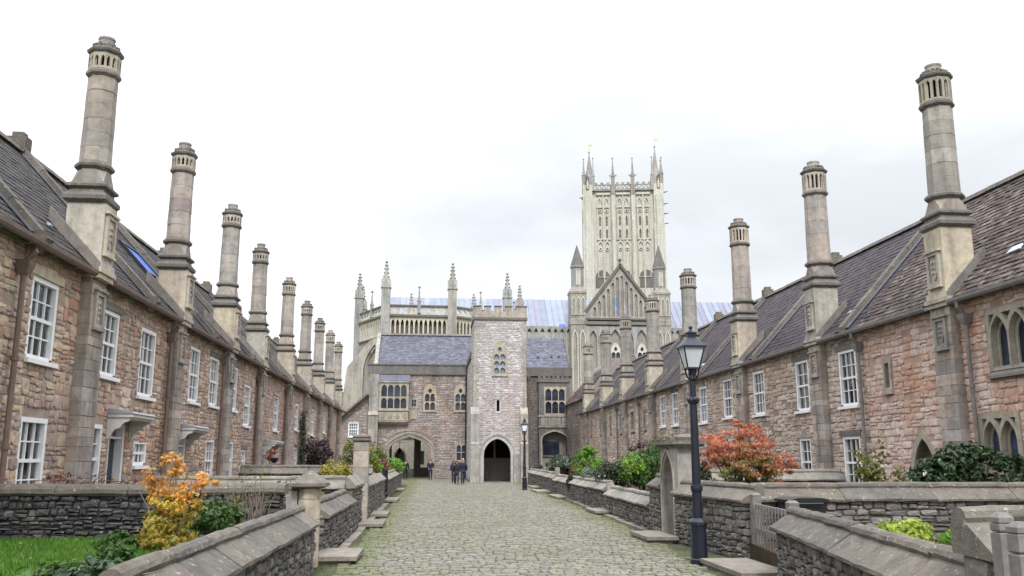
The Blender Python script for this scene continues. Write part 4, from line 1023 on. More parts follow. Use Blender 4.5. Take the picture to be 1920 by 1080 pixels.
for i in range(10): bk.fbox(F, 3.9 + i * .3, 3.9 + i * .3 + .29, .03, 1.75, -3.3, -3.24 + (i % 3) * .006)
bk.fbox(F, 3.9, 6.9, 1.752, 1.85, -3.34, -3.2).fbox(F, 5.12, 5.28, 1.852, 3.6, -3.34, -3.2); bk.build('plank_screen', 'wood_grey', tw)
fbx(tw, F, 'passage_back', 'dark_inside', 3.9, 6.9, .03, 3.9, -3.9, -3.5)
cells = rubble(3.35, 7.43, .05, 12.5, (.10, .2), (.2, .55), [(5.02, 5.45, 5.3, 6.36)], 74, .018, lambda u, v: not (inarch(u, v, (3.78, 6.62, 0, 2.05, 3.88)) or inarch(u, v, (4.72, 5.98, 8.05, 9.8, 11.0)) or ((u < 3.78 or u > 6.9) and v < 5.6)), .2)
place(tw, 'stone', 'rubble', F, cells, 'tower_rubble', .045, 0, 9, 74, w0=-.035)
cells = rubble(-72.95, -68.55, .05, 12.5, (.12, .2), (.25, .6), [], 75, .018)
place(tw, 'stone', 'rubble', FS, cells, 'tower_rubble', .045, 0, 9, 75, w0=-.035)
place(tw, 'stone', 'rubble', FS, rubble(-80.9, -73.0, .05, 9.9, (.12, .2), (.25, .6), [], 76, .018), 'tower_rubble', .045, 0, 9, 76, w0=-.035)
place(tw, 'stone', 'rubble', FRt, rubble(68.55, 72.9, .05, 12.5, (.12, .2), (.25, .6), [], 77, .018), 'tower_rubble', .045, 0, 9, 77, w0=-.035)
q = MB()
for z in np.arange(5.7, 12.4, .3):                                      # quoins
    for s_, u in ((1, 3.325), (-1, 7.455)):
        l = .42 if int(z * 10 / 3) % 2 else .26; a, b = (u, u + l) if s_ > 0 else (u - l, u); q.fbox(F, a, b, z, z + .29, -.2, .02)
q.build('quoins', 'hall_dress', tw, kind='stuff')
moulded_arch(tw, F, TD, [(.12, -.2), (.13, -.08), (.12, .03)], 'hall_dress', 'door_arch', .55)
tracery(tw, F, *TW, 2, 3, 'hall_cream', 'stained_glass', head=False, depth=.25)
fbx(tw, F, 'slit_window', 'dark_inside', 5.11, 5.36, 5.38, 6.28, -.5, -.35)
m = MB()
for x0, x1 in ((3.10, 3.76), (6.92, 7.52)):
    m.prism(Fr((x0, 68.5, 0), (0, -1, 0)), [(-.4, 0), (.62, 0), (.62, 2.9), (.5, 3.05), (.5, 5.15), (.02, 5.7), (-.4, 5.7)], -(x1 - x0), 0)
m.fbox(F, 6.42, 6.91, 0, 2.1, -.02, .35)
m.build('buttress', 'hall_dress', tw)
s = MB().fbox(F, 3.24, 7.54, 12.552, 12.74, -4.6, .1)
s.build('string_course', 'moulding', tw)
pm = MB().fbox(F, 3.30, 7.48, 12.742, 13.2, -.4, .04).fbox(F, 3.30, 3.66, 12.742, 13.2, -4.5, -.402).fbox(F, 7.12, 7.48, 12.742, 13.2, -4.5, -.402)
for a in (3.30, 4.14, 4.98, 5.82, 6.66): pm.fbox(F, a, a + (.5 if a < 6.6 else .82), 13.202, 13.6, -.4, .04)
for k in range(3): pm.fbox(F, 3.30, 3.66, 13.202, 13.6, -1.7 - k * 1.3, -1.1 - k * 1.3); pm.fbox(F, 7.12, 7.48, 13.202, 13.6, -1.7 - k * 1.3, -1.1 - k * 1.3)
pm.build('battlements', 'hall_dress', tw)
cp = MB()
for a in (3.30, 4.14, 4.98, 5.82, 6.66): cp.fbox(F, a - .04, a + (.54 if a < 6.6 else .86), 13.602, 13.68, -.45, .09)
cp.build('merlon_caps', 'moulding', tw)
MB().box(3.2, 7.4, 73.01, 81, 10.002, 10.25).box(3.26, 7.4, 73.01, 81, 10.252, 10.6).build('stair_parapet', 'hall_dark', tw)
MB().tube([(3.22, 80.88, 9.2), (3.22, 80.88, .2)], .06).build('downpipe', 'black_paint', tw)

wing = thing('hall_wing', 'dark stained stone wing with projecting bay window right of the tower', 'building', (10.5, 84, 0))
F = Fr((0, 80, 0), (1, 0, 0)); F2 = Fr((0, 79.3, 0), (1, 0, 0))
MB().fbox(F, 7.46, 12.9, 0, 9.3, -5, -.03).build('wall', 'mortar_hall', wing)
place(wing, 'stone', 'rubble', F, rubble(7.5, 9.74, .05, 9.28, (.16, .3), (.3, .7), [], 78, .018), 'hall_dark', .045, 0, 9, 78, w0=-.035)
p_ = fbx(wing, F, 'parapet', 'hall_dark', 7.46, 12.9, 9.302, 10.0, -.5, .08)
fbx(p_, F, 'string_course', 'moulding', 7.46, 12.9, 9.22, 9.299, -.03, .18)
RF = Fr((0, 80.6, 9.95), (1, 0, 0), (0, 3.6, 3.3)); RFL = math.hypot(3.6, 3.3)
rf = MB().fbox(RF, 7.46, 12.8, 0, RFL, -.2, -.03).build('roof', 'roof_underlay', wing)
place(rf, 'slate', 'tile', RF, tiles(7.5, 12.75, .03, RFL, .30, .26, 79), 'slate_blue', .022, 0, 9, 79, w0=-.02)
for u in (9.9, 11.2, 11.9): fbx(rf, RF, 'roof_vent', 'black_paint', u, u + .18, 1.6 + (u - 9.9) * .1, 1.8 + (u - 9.9) * .1, 0, .12)
BA = (10.02, 12.28, .01, 3.55, 4.2)
bay = MB().holed(F2, rect(9.74, 12.56, 0, 8.6), [arch(*BA), rect(10.3, 12.14, 5.75, 8.1)], -.66, 0).build('bay', 'hall_dark', wing)
tracery(bay, F2, 10.34, 12.10, 5.80, 8.06, 8.06, 3, 2, 'hall_cream', 'leaded_glass', .12, depth=.25)
m = MB().fbox(F2, 9.66, 12.64, 8.602, 8.75, -.7, .1).fbox(F2, 9.7, 12.6, 8.752, 8.95, -.3, .05)
for i in range(7): m.fbox(F2, 9.7 + i * .42, 9.7 + i * .42 + .27, 8.952, 9.15, -.3, .05)
m.build('crenellation', 'hall_dark', bay)
MB().fbox(F2, 9.68, 12.62, 5.5, 5.62, -.02, .1).fbox(F2, 9.68, 12.62, 4.55, 4.66, -.02, .1).fbox(F2, 9.9, 10.5, 4.7, 5.45, -.02, .05).fbox(F2, 10.6, 11.7, 4.7, 5.45, -.02, .05).fbox(F2, 11.8, 12.4, 4.7, 5.45, -.02, .05).build('bay_panels', 'hall_dress', bay)
moulded_arch(bay, F2, BA, [(.14, .05)], 'hall_dress', 'arch_moulding', .02)
tracery(wing, F, 10.2, 11.6, 2.15, 3.3, 3.3, 4, 1, 'hall_dark', 'leaded_glass', .1, depth=.02)
MB().holed(F, arch(10.2, 11.9, .02, 1.1, 1.75), [arch(10.4, 11.7, .03, 1.0, 1.55)], -.03, .1).build('low_arch', 'hall_dress', wing)
MB().tube([(8.9, 79.85, 9.0), (8.9, 79.85, .3)], .06).lathe((8.9, 79.85, 8.9), [(.1, 0), (.18, .3), (.18, .4)], 4).build('downpipe', 'brown_iron', wing)
link = thing('link_building', 'low brown stone building with tiled roof joining right terrace and hall wing', 'building', (14, 75, 0))
FK = Fr((12.25, 0, 0), (0, -1, 0))
MB().fbox(FK, -79.2, -70.7, 0, 6.5, -4, -.03).build('wall', 'mortar_hall', link)
MB().prism(Fr((0, 70.72, 0), (1, 0, 0)), [(12.3, 6.5), (16.2, 6.5), (16.2, 9.9), (14.9, 9.9)], -8.4, 0).build('gable', 'mortar_hall', link)
place(link, 'stone', 'rubble', FK, rubble(-79.2, -70.7, .3, 6.45, (.14, .25), (.25, .6), [], 80, .018), 'hall_rubble', .045, 0, 9, 80, w0=-.035)
RK = Fr((12.05, 0, 6.45), (0, -1, 0), (2.9, 0, 3.4))
place(link, 'roof_tile', 'tile', RK, tiles(-79.3, -70.7, 0, 4.45, .28, .22, 81), 'clay_tile', .04, 0, 9, 81, w0=.0)
# beyond the gateway
court = thing('courtyard_building', 'pale plastered building with arched dark door seen through the gateway', 'building', (-3, 97, 0))
FC = Fr((0, 95, 0), (1, 0, 0))
MB().holed(FC, rect(-9, 6, -.1, 4.0), [arch(-3.6, -2.6, .7, 2.0, 2.75), rect(-1.1, -.55, 1.2, 2.6)], -.5, 0).build('wall', 'cathedral_cream', court)
moulded_arch(court, FC, (-3.6, -2.6, .7, 2.0, 2.75), [(.14, .06)], 'hall_dark', 'door_arch', .1)
fbx(court, FC, 'door', 'wood_dark', -3.7, -2.5, .5, 2.9, -.48, -.4); fbx(court, FC, 'window', 'leaded_glass', -1.15, -.5, 1.1, 2.7, -.45, -.4)
fbx(court, FC, 'plinth', 'hall_dark', -9, 6, -.1, .75, 0, .1)
rc = Fr((0, 94.8, 3.95), (1, 0, 0), (0, 3, 2.2))
MB().fbox(rc, -9, 6, 0, 3.6, 0, .1).build('roof', 'slate_blue', court)
lan = thing('hanging_lantern', 'black iron lantern hanging on a rod in the gateway', 'lantern', (-2.85, 86, 3.9))
MB().tube([(-2.85, 86, 3.9), (-2.85, 86, 2.75)], .022, 5).box(-3.1, -2.6, 85.98, 86.02, 3.3, 3.34).build('rod', 'black_paint', lan)
MB().lathe((-2.85, 86, 2.3), [(.06, 0), (.15, .08), (.18, .36), (.05, .5), (.02, .52)], 6).build('lamp_case', 'black_paint', lan)

# ------------------------------------------------------------------ cathedral behind
def spire(m, c, hw_, z0, zs, zt, n=4, gab=True):
    """pinnacle: shaft, gablets, crocketed spirelet, finial"""
    x, y = c[:2]
    m.lathe((x, y, 0), [(hw_, z0), (hw_, zs), (hw_ * 1.18, zs + .05), (hw_ * 1.18, zs + .2), (hw_ * .8, zs + .3), (hw_ * .78, zs + .3 + (zt - zs) * .12), (hw_ * .62, zs + (zt - zs) * .28), (.07, zt - .5), (.05, zt - .35), (.16, zt - .25), (.15, zt - .15), (.02, zt)], n)
    if gab:
        for i in range(4):
            a = math.pi / 2 * i; nrm = Vector((math.cos(a), math.sin(a), 0)); FF = Fr(Vector((x, y, 0)) + nrm * hw_ * .9, (-math.sin(a), math.cos(a), 0))
            gz = zs + (zt - zs) * .02; m.prism(FF, [(-hw_, gz), (hw_, gz), (0, gz + (zt - zs) * .34)], -hw_ * .5, hw_ * .22)
            for j in (.42, .56, .70, .82):
                zz = zs + (zt - zs) * j; rr_ = hw_ * .62 * (1 - (j - .28) / .72) + .09
                d = Vector((math.cos(a + math.pi / 4), math.sin(a + math.pi / 4), 0)) * rr_ * 1.15; m.sphere((x + d.x, y + d.y, zz), .11, 5, 4)
ch = thing('chapter_house', 'octagonal cream stone chapter house with pierced parapet and tall pinnacles', 'building', (0, 115, 0))
OV = [(-9.3, 112.5), (-5.55, 105), (2.45, 105.3), (9.6, 110.5), (12, 118.5), (6, 125.5), (-3, 126), (-9.5, 121)]
wl = MB(); ar = MB(); bl = MB(); st = MB(); pn = MB(); dk = MB()
for i in range(8):
    a, b = OV[i], OV[(i + 1) % 8]; Lx = math.hypot(b[0] - a[0], b[1] - a[1]); F = Fr((*a, 0), (b[0] - a[0], b[1] - a[1], 0))
    wl.fbox(F, 0, Lx, 0, 16.3, -.8, -.05)
    wl.holed(F, rect(.5, Lx - .5, 5.5, 15.6), [arch(1.4, Lx - 1.4, 6, 11, 14.8)], -.05, .2)
    n = max(5, int(Lx / .62)); s = (Lx - 1.3) / n
    ar.holed(F, rect(.4, Lx - .4, 16.3, 18.55), [arch(.65 + s * k + s * .17, .65 + s * (k + 1) - s * .17, 16.5, 17.7, 18.25, 3) for k in range(n)], -.2, 0)
    dk.fbox(F, .2, Lx - .2, 16.3, 18.5, -.75, -.55)
    st.fbox(F, .2, Lx - .2, 18.552, 18.8, -.6, .22).fbox(F, .2, Lx - .2, 16.1, 16.298, -.1, .12).fbox(F, .2, Lx - .2, 19.82, 20.0, -.35, .12)
    nb = max(4, int(Lx / .95)); s = (Lx - 1.2) / nb; hs = []
    for k in range(nb):
        c = .6 + s * (k + .5)
        hs += [[(c + (.30 + .10 * math.cos(4 * t)) * math.cos(t) * s / .95, 19.31 + (.30 + .10 * math.cos(4 * t)) * math.sin(t)) for t in [2 * math.pi * q / 16 for q in range(16)]]]
    bl.holed(F, rect(.3, Lx - .3, 18.802, 19.818), hs, -.25, -.05)
    for q_ in ((a, .52, 6, 21.9, 25.4, 4, True), (((a[0] + b[0]) / 2, (a[1] + b[1]) / 2), .2, 19, 20.4, 22.4, 4, False)):
        pn = MB(); spire(pn, *q_); pn.build('pinnacle', 'cathedral_grey', ch)
wl.build('wall', 'cathedral_grey', ch); ar.build('arcade', 'cathedral_cream', ch); bl.build('pierced_parapet', 'cathedral_cream', ch)
st.build('string_course', 'moulding', ch); dk.build('arcade_back', 'hall_dark', ch)
fl = thing('flying_buttress', 'sloping grey stone buttress wall with moulded arch left of the hall roof', 'buttress', (-8, 100, 0))
FB = Fr((0, 100, 0), (1, 0, 0))
MB().holed(FB, [(-9.9, 0), (-4.6, 0), (-4.6, 15.6), (-5.6, 15.6), (-7.0, 14.9), (-9.4, 11.9), (-9.9, 7)], [arch(-7.6, -5.2, 7, 11.2, 14.5)], -1.2, 0).build('wall', 'hall_dress', fl)
moulded_arch(fl, FB, (-7.6, -5.2, 7, 11.2, 14.5), [(.2, .1)], 'hall_dress', 'arch_moulding', .4)
MB().holed(FB, arch(-7.4, -5.4, 7.1, 11.2, 14.1), [], -.9, -.7).build('arch_back', 'hall_dress', fl)

cat = thing('cathedral', 'great medieval cathedral with square cream tower, transept gable and lead roofs', 'cathedral', (30, 150, 0))
# nave and its lead roof
F = Fr((0, 136.6, 0), (1, 0, 0))
nv = MB().fbox(F, -8, 58, 0, 21.2, -3, 0); nv.build('nave_wall', 'cathedral_grey', cat)
n = 62; hs = [[(-7 + k * 1.04 + .15, 21.45), (-7 + k * 1.04 + .9, 21.45), (-7 + k * 1.04 + .52, 22.1)] for k in range(n)]
MB().holed(F, rect(-8, 58, 21.202, 22.4), hs, -.3, 0).build('nave_parapet', 'cathedral_grey', cat)
RN = Fr((0, 137.5, 22.2), (1, 0, 0), (0, 5.5, 5.6)); ln_ = math.hypot(5.5, 5.6)
rr = random.Random(9); rfn = MB().fbox(RN, -8, 58, 0, ln_, -.3, -.02).build('nave_roof', 'lead_roof', cat)
a = -8.0
lead_me = {k: MB().fbox(RN, .02, .93, 0, ln_, -.019, .0).mesh('lead_sheet', k, (0, 137.5, 22.2)) for k in ('lead_roof', 'lead_roof_mauve')}; sm_me = MB().fbox(RN, -.03, .03, 0, ln_, 0.001, .1).mesh('lead_roll', 'lead_roof', (0, 137.5, 22.2))
while a < 58:
    inst('lead_sheet', lead_me['lead_roof_mauve' if rr.random() < (.10 if a < 22 else .45) else 'lead_roof'], rfn, (a, 137.5, 22.2 + rr.uniform(0, .015))); inst('lead_roll', sm_me, rfn, (a, 137.5, 22.2)); a += .95
fbx(rfn, RN, 'roof_hatch', 'sky_blue_glass', 20.3, 21.2, .1, .7, .02, .3)
fbx(cat, F, 'parapet_back', 'hall_dark', -8, 58, 21.202, 22.38, -.55, -.42)  # dark sheet added so the pierced openings look dark
# transept front
F = Fr((0, 135, 0), (1, 0, 0)); tr = MB(); GX = 29.75
tr.fbox(F, 24, 35.6, 0, 22.5, -12, -.4); tr.prism(F, [(24, 22.5), (35.6, 22.5), (35.6, 24.2), (GX, 32.0), (24, 24.2)], -12, -.4)
tr.build('transept_wall', 'cathedral_grey', cat)
hs = []
for x in (24.7, 26.2): hs.append(arch(x, x + 1.1, 13, 20.2, 21.6))
for x in (27.9, 32.1): hs.append(arch(x, x + 1.7, 12, 20.0, 21.8))
hs.append(arch(30.05, 31.65, 12, 19.8, 21.8)); hs.append(arch(34.2, 35.2, 13, 20.2, 21.6))
MB().holed(F, rect(24.02, 35.58, 9, 22.3), hs, -.398, 0).build('blind_arcade', 'cathedral_grey', cat)
for x0, x1 in ((27.95, 29.55), (32.15, 33.75)):
    tracery(cat, F, x0 + .1, x1 - .1, 14, 18.2, 19.6, 2, 1, 'cathedral_cream', 'leaded_glass', .1, depth=.35)
hs = []
for k in range(14):
    x = 24.6 + k * .74; top = 24.2 + (5.85 - abs(x + .25 - GX)) * 1.33 - 1.1
    if top - 23.9 > .5: hs.append(arch(x, x + .46, 23.8, max(23.9, top - .45), top, 4))
gp = MB().holed(F, [(24.02, 23.6), (35.58, 23.6), (35.58, 24.2), (GX, 32.0), (24.02, 24.2)], hs, -.398, -.1)
gp.build('gable_panelling', 'cathedral_grey', cat)
gd = MB()
for x in (28.9, 30.9): gd.fbox(F, x, x + .4, 24.5, 27, -.39, -.3)
gd.build('gable_slit', 'sky_blue_glass', cat)
m = MB().fbox(F, 24, 35.6, 22.502, 23.0, -.4, .25).fbox(F, 24, 35.6, 23.25, 23.55, -.4, .2)
for s_ in (-1, 1):
    d = Vector((s_ * 5.85, 0, -7.8)).normalized(); FF = Fr((GX, 135, 32.25), d * 1.0, Vector((0, 0, 1)) - d * d.z)
    m.fbox(FF, 0, 9.6, -.2, .18, -.6, .25) if s_ > 0 else m.fbox(FF, 0, 9.6, -.2, .18, -.25, .6)
m.lathe((GX, 135.1, 32.3), [(.2, 0), (.12, .5), (.3, .7), (.1, 1.0)], 6)
m.build('cornice', 'moulding', cat)
def turret(x0, x1, ox0, ox1, zt):
    c = ((x0 + x1) / 2, 136.2); o = ((ox0 + ox1) / 2, 136.2); h = (x1 - x0) / 2; ho = (ox1 - ox0) / 2
    m = MB().lathe((c[0], c[1], 0), [(h, 0), (h, 22.4), (h * 1.08, 22.5), (h * 1.08, 23.3), (h, 23.4), (h, 27.4), (h * 1.08, 27.5), (h * 1.08, 27.8), (ho, 28.6)], 4)
    m.lathe((o[0], o[1], 0), [(ho, 28.5), (ho, 31.7), (ho * 1.15, 31.8), (ho * 1.15, 32.1)], 8)
    t = m.build('turret', 'cathedral_grey', cat)
    MB().lathe((o[0], o[1], 0), [(ho * 1.12, 32.1), (.04, zt)], 8).build('spirelet', 'hall_dark', t)
    b = MB(); FT = Fr((c[0], 136.2 - h, 0), (1, 0, 0))
    for k in (-1, 0, 1): b.holed(FT, arch(k * h * .6 - h * .26, k * h * .6 + h * .26, 24, 26.2, 27), [arch(k * h * .6 - h * .18, k * h * .6 + h * .18, 24.05, 26.1, 26.75)], 0, .12)
    for k in (-1, 1): b.holed(FT, arch(k * h * .48 - h * .38, k * h * .48 + h * .38, 12, 20.2, 21.7), [arch(k * h * .48 - h * .27, k * h * .48 + h * .27, 12.05, 20.1, 21.4)], 0, .14)
    for k in (-1, 0, 1): b.holed(Fr((o[0], 136.2 - ho, 0), (1, 0, 0)), arch(k * ho * .27 - ho * .11, k * ho * .27 + ho * .11, 28.9, 30.8, 31.4), [], 0, .05)
    b.build('turret_arcade', 'cathedral_cream', t)
turret(21.7, 24.2, 22.1, 23.95, 35.6); turret(35.3, 37.75, 35.5, 37.3, 35.8)
# central tower
n_before = set(o.name for o in cat.children)
F = Fr((0, 165, 0), (1, 0, 0)); X0, X1, ZT = 29.5, 45.1, 54.0
FLs = Fr((X0, 0, 0), (0, -1, 0))
hs = []; bays = (33.35, 37.25, 41.2)
for c in bays:
    for d in (-.66, .66):
        x = c + d; hs += [arch(x - .2, x + .2, 46.9, 48.3, 49.0, 3), arch(x - .2, x + .2, 44.4, 45.7, 46.3, 3)]
tm = MB().box(X0 + .6, X1 - .6, 165.9, 181, 0, ZT)
tm.holed(F, rect(X0 + .3, X1 - .3, 30, ZT), hs, -.85, -.1)
tm.build('tower_wall', 'cathedral_cream', cat)
lv = MB()
for c in bays:
    for d in (-.66, .66):
        for z0, z1 in ((46.9, 49), (44.4, 46.3)):
            for k in range(8): lv.fbox(F, c + d - .3, c + d + .3, z0 + (z1 - z0) * k / 8, z0 + (z1 - z0) * (k + .6) / 8, -.6, -.35)
lv.build('louvre', 'ashlar_grey', cat, kind='stuff')  # light grey slats: softening by distance haze is in their colour
bt = MB()
for x0, x1 in ((29.3, 31.35), (43.2, 45.3)):
    bt.box(x0, x1, 164.2, 167, 0, 47).box(x0 + .1, x1 - .1, 164.35, 167, 47.002, 55.2); bt.box(x0 + .5, x1 - .5, 163.9, 164.3, 30, 53)
    for yy in (179.5,): bt.box(x0, x1, yy, yy + 2.4, 0, 55.2)
for x in (35.35, 39.25): bt.box(x - .38, x + .38, 164.35, 165.2, 32, ZT + .3); bt.box(x - .2, x + .2, 164.1, 164.36, 32, 48)
for c in bays: bt.box(c - .09, c + .09, 164.75, 165.15, 32, 53.2)
bt.build('tower_buttress', 'cathedral_cream', cat)
tp = MB()                                                               # blind tracery of the tower
for c in bays:
    for d in (-.66, .66):
        x = c + d
        tp.holed(F, arch(x - .55, x + .55, 36.5, 43, 44, 4), [arch(x - .42, x + .42, 36.6, 42.8, 43.6, 4)], -.09, .15)
        tp.holed(F, arch(x - .6, x + .6, 44.1, 51.3, 52.9, 5), [arch(x - .46, x + .46, 44.2, 51.1, 52.5, 5)], -.09, .18)
        for z in (49.9, 43.1 - .9): tp.holed(F, [(x + .36 * math.cos(t), z + .36 * math.sin(t)) for t in [math.pi / 4 * q for q in range(8)]], [[(x + .2 * math.cos(t), z + .2 * math.sin(t)) for t in [math.pi / 4 * q for q in range(8)]]], -.09, .1)
    tp.fbox(F, c - 1.4, c + 1.4, 50.6, 50.9, -.09, .16); tp.fbox(F, c - 1.4, c + 1.4, 53.2, 53.6, -.09, .3); tp.fbox(F, c - 1.4, c + 1.4, 44.0, 44.12, -.09, .15)
    for k in range(5): tp.fbox(F, c - 1.2 + k * .55, c - 1.05 + k * .55, 50.9, 52.2, -.09, .1)
tp.build('blind_tracery', 'cathedral_cream', cat)
qd = MB()
for c in bays:
    for d in (-.66, .66):
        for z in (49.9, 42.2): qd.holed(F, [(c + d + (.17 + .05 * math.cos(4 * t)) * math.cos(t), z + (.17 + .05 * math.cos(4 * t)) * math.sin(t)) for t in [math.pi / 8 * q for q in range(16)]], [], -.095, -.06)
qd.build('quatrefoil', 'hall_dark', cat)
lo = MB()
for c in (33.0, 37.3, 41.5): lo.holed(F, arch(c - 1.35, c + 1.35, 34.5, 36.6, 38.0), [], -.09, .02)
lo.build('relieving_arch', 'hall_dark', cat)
pp = MB()
for u0, u1 in ((31.35, 35.0), (35.7, 38.9), (39.6, 43.2)):
    n = 4; s = (u1 - u0) / n; hs = [[(u0 + s * k + .1, 54.5), (u0 + s * (k + 1) - .1, 54.5), (u0 + s * (k + .5), 55.15)] for k in range(n)] + [[(u0 + s * k - s * .5 + .13, 55.2), (u0 + s * k, 54.62), (u0 + s * k + s * .5 - .13, 55.2)] for k in range(1, n)]
    pp.holed(F, rect(u0, u1, 54.3, 55.35), hs, -.1, .25)
    pp.fbox(F, u0, u1, 54.0, 54.298, -.4, .45)
    n = 3; s = (u1 - u0) / n
    for k in range(n): pp.fbox(F, u0 + s * k + s * .25, u0 + s * k + s * .75, 55.352, 55.75, -.1, .25)
for yy in (181.0,): pp.box(31, 43.5, yy - .4, yy, 54, 55.3)
pp.box(29.6, 30.0, 167, 179.5, 54, 55.3).box(44.6, 45.0, 167, 179.5, 54, 55.3)
pp.build('tower_parapet', 'cathedral_grey', cat)
def pinn(*q_, bar=None):
    m = MB(); spire(m, *q_)
    if bar: m.box(*bar)
    return m.build('tower_pinnacle', 'cathedral_grey', cat)
for x in (35.35, 39.25): pinn((x, 164.7), .36, 53, 56.8, 60.9, 4, False, bar=(x - .75, x + .75, 164.6, 164.8, 57.0, 57.25))
for cx, s_ in ((30.35, 1), (44.2, -1)):
    zt = 62.6 if s_ > 0 else 63.5
    MB().lathe((cx + s_ * .4, 165.4, 0), [(1.0, 54), (.95, 57), (.55, 58.5), (.06, zt - .6), (.2, zt - .3), (.02, zt)], 8).build('tower_pinnacle', 'cathedral_grey', cat)
    pinn((cx - s_ * .75, 164.8), .33, 54, 57.2, 60.9, 4, False); pinn((cx + s_ * 1.1, 164.7), .28, 54, 57.0, 61.0, 4, False)
    pinn((cx - s_ * .75, 166.4), .33, 54, 57.2, 60.9, 4, False); pinn((cx, 180.4), .9, 54, 57.2, 61.5, 4, False)
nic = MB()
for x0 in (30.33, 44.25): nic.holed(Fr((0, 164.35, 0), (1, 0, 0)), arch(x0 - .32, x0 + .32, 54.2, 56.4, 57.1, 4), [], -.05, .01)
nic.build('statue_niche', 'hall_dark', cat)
sc_ = MB()
for x0 in (30.33, 44.25): sc_.lathe((x0, 164.25, 54.3), [(.2, 0), (.22, .7), (.2, 1.3), (.1, 1.5), (.12, 1.8), (.03, 1.95)], 8)
sc_.build('statue', 'cathedral_cream', cat)
vn = MB()
for x, z in ((30.75, 62.5), (43.8, 63.4)): vn.tube([(x, 165.4, z), (x, 165.4, z + 1.6)], .03, 4); vn.box(x + .05, x + .7, 165.38, 165.42, z + 1.1, z + 1.5)
vn.build('weather_vane', 'gold', cat)
gar = MB()
for z in (47, 49, 51, 53.4): gar.tube([(45.2, 164.6, z), (46.1, 164.4, z + .1)], [.16, .05], 5)
for z in (52.5,): gar.tube([(29.4, 164.6, z), (28.6, 164.4, z + .1)], [.16, .05], 5)
gar.build('gargoyle', 'hall_dark', cat)
# the tower stands a few degrees off the axis of the close
PV = Vector((37.3, 165, 0)) - cat.location; PV.z = 0; RZ = Matrix.Rotation(R(-9.5), 4, 'Z')
for o in cat.children:
    if o.name not in n_before:
        o.rotation_euler = (0, 0, R(-9.5)); o.location = Vector(o.location) + PV - (RZ @ PV)

# ------------------------------------------------------------------ garden walls
COPE = [(-.20, -.27), (.235, -.28), (.25, -.265), (.25, -.23), (-.01, -.055), (-.02, -.05), (-.005, -.015), (-.02, .025), (-.06, .052), (-.11, .055), (-.155, .03), (-.18, -.02), (-.20, -.08)]
COPE2 = [(-.23, -.27), (.23, -.27), (.24, -.21), (.05, -.02), (0, .03), (-.05, -.02), (-.24, -.21)]
def gwall(label, p0, p1, z0, zt, smat='garden_rubble', mmat='mortar_garden', cmat='coping', sec=COPE, near=300, ch=(.07, .15), ln=(.12, .36), seed=1, group='rubble garden walls', cl=1.1, cd=.26):
    p0 = Vector((*p0, 0)); p1 = Vector((*p1, 0)); Lw = (p1 - p0).length; F = Fr(p0, p1 - p0)
    root = thing('garden_wall', label, 'wall', tuple((p0 + p1) / 2), group); r = random.Random(seed)
    MB().fbox(F, .01, Lw - .01, z0 - .1, zt - cd + .01, -.15, .15).build('core', mmat, root)
    place(root, 'stone', 'rubble', F, rubble(0, Lw, z0, zt - cd, ch, ln, [], seed, .014, None, .3), smat, .06, near, 8.5, seed, w0=.135)
    FB = Fr(p1, p0 - p1)
    place(root, 'stone', 'rubble', FB, rubble(0, Lw, z0, zt - cd, (.1, .2), (.2, .45), [], seed + 1), smat, .06, 0, 9, seed, w0=.135)
    for q, FF in ((p0, Fr(p0 - F.N * .15, F.N * -1 if False else F.N)), (p1, Fr(p1 + F.N * .15, F.N * -1))):
        FE = Fr(p0 - F.N * .15, F.N) if q is p0 else Fr(p1 + F.N * .15, -F.N)
        FE2 = FE if FE.N.dot(p0 - p1 if q is p0 else p1 - p0) > 0 else Fr(FE.O + FE.U * .3, -FE.U)
        place(root, 'stone', 'rubble', FE2, rubble(0, .30, z0, zt - cd, (.12, .22), (.14, .3), [], seed + 2), smat, .05, near, 9, seed, w0=-.01)
    n = max(1, round(Lw / cl)); a = 0
    for i in range(n):
        b = Lw * (i + 1) / n + (r.uniform(-.12, .12) if i < n - 1 else 0)
        j = r.uniform(-.008, .008); e0 = .06 if i == 0 else 0; e1 = .06 if i == n - 1 else 0
        A = F.p(a - e0 + .004, zt + j); B = F.p(b + e1 - .005, zt + j + r.uniform(-.006, .006)); m = MB().loft(sec, A, B, F.N, max(1, int((b - a) / .22)) if near else 1, r)
        m.build('coping_stone', cmat, root); a = b
    return root
gwall('nearest left roadside rubble wall with sloped stone coping, running past the yellow maple', (-1.98, 6.3), (-1.93, 14.5), 0, 1.00, seed=101)
gwall('short left roadside wall just past the pyramid capped gate pier', (-2.02, 16.75), (-1.98, 22.3), 0, .98, seed=102, near=150)
gwall('taller left wall end with gabled top before the tall square pillar', (-2.02, 22.55), (-1.96, 24.6), 0, 1.32, seed=103, cmat='coping_pale', sec=COPE2, near=60)
gwall('left roadside wall between the tall pillar and the black gate', (-1.98, 27.2), (-1.95, 36.6), 0, 1.2, seed=104, near=0, cmat='coping_pale', sec=COPE2)
gwall('farthest left roadside wall beyond the black gate', (-1.98, 40.4), (-2.05, 61.5), 0, 1.12, seed=105, near=0, cmat='coping_pale')
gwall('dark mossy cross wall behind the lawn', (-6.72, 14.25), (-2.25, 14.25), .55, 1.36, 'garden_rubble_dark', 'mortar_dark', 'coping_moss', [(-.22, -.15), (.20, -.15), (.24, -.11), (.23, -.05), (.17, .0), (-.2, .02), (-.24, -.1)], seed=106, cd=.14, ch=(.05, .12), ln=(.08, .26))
gwall('left cross wall between the second and third gardens, behind the bare twigs', (-6.72, 22.4), (-2.1, 22.4), .55, 1.30, seed=107, near=60, cmat='coping_pale')
gwall('left cross wall below the purple bush, far garden', (-6.72, 33.0), (-2.1, 33.0), .55, 1.5, seed=108, near=0)
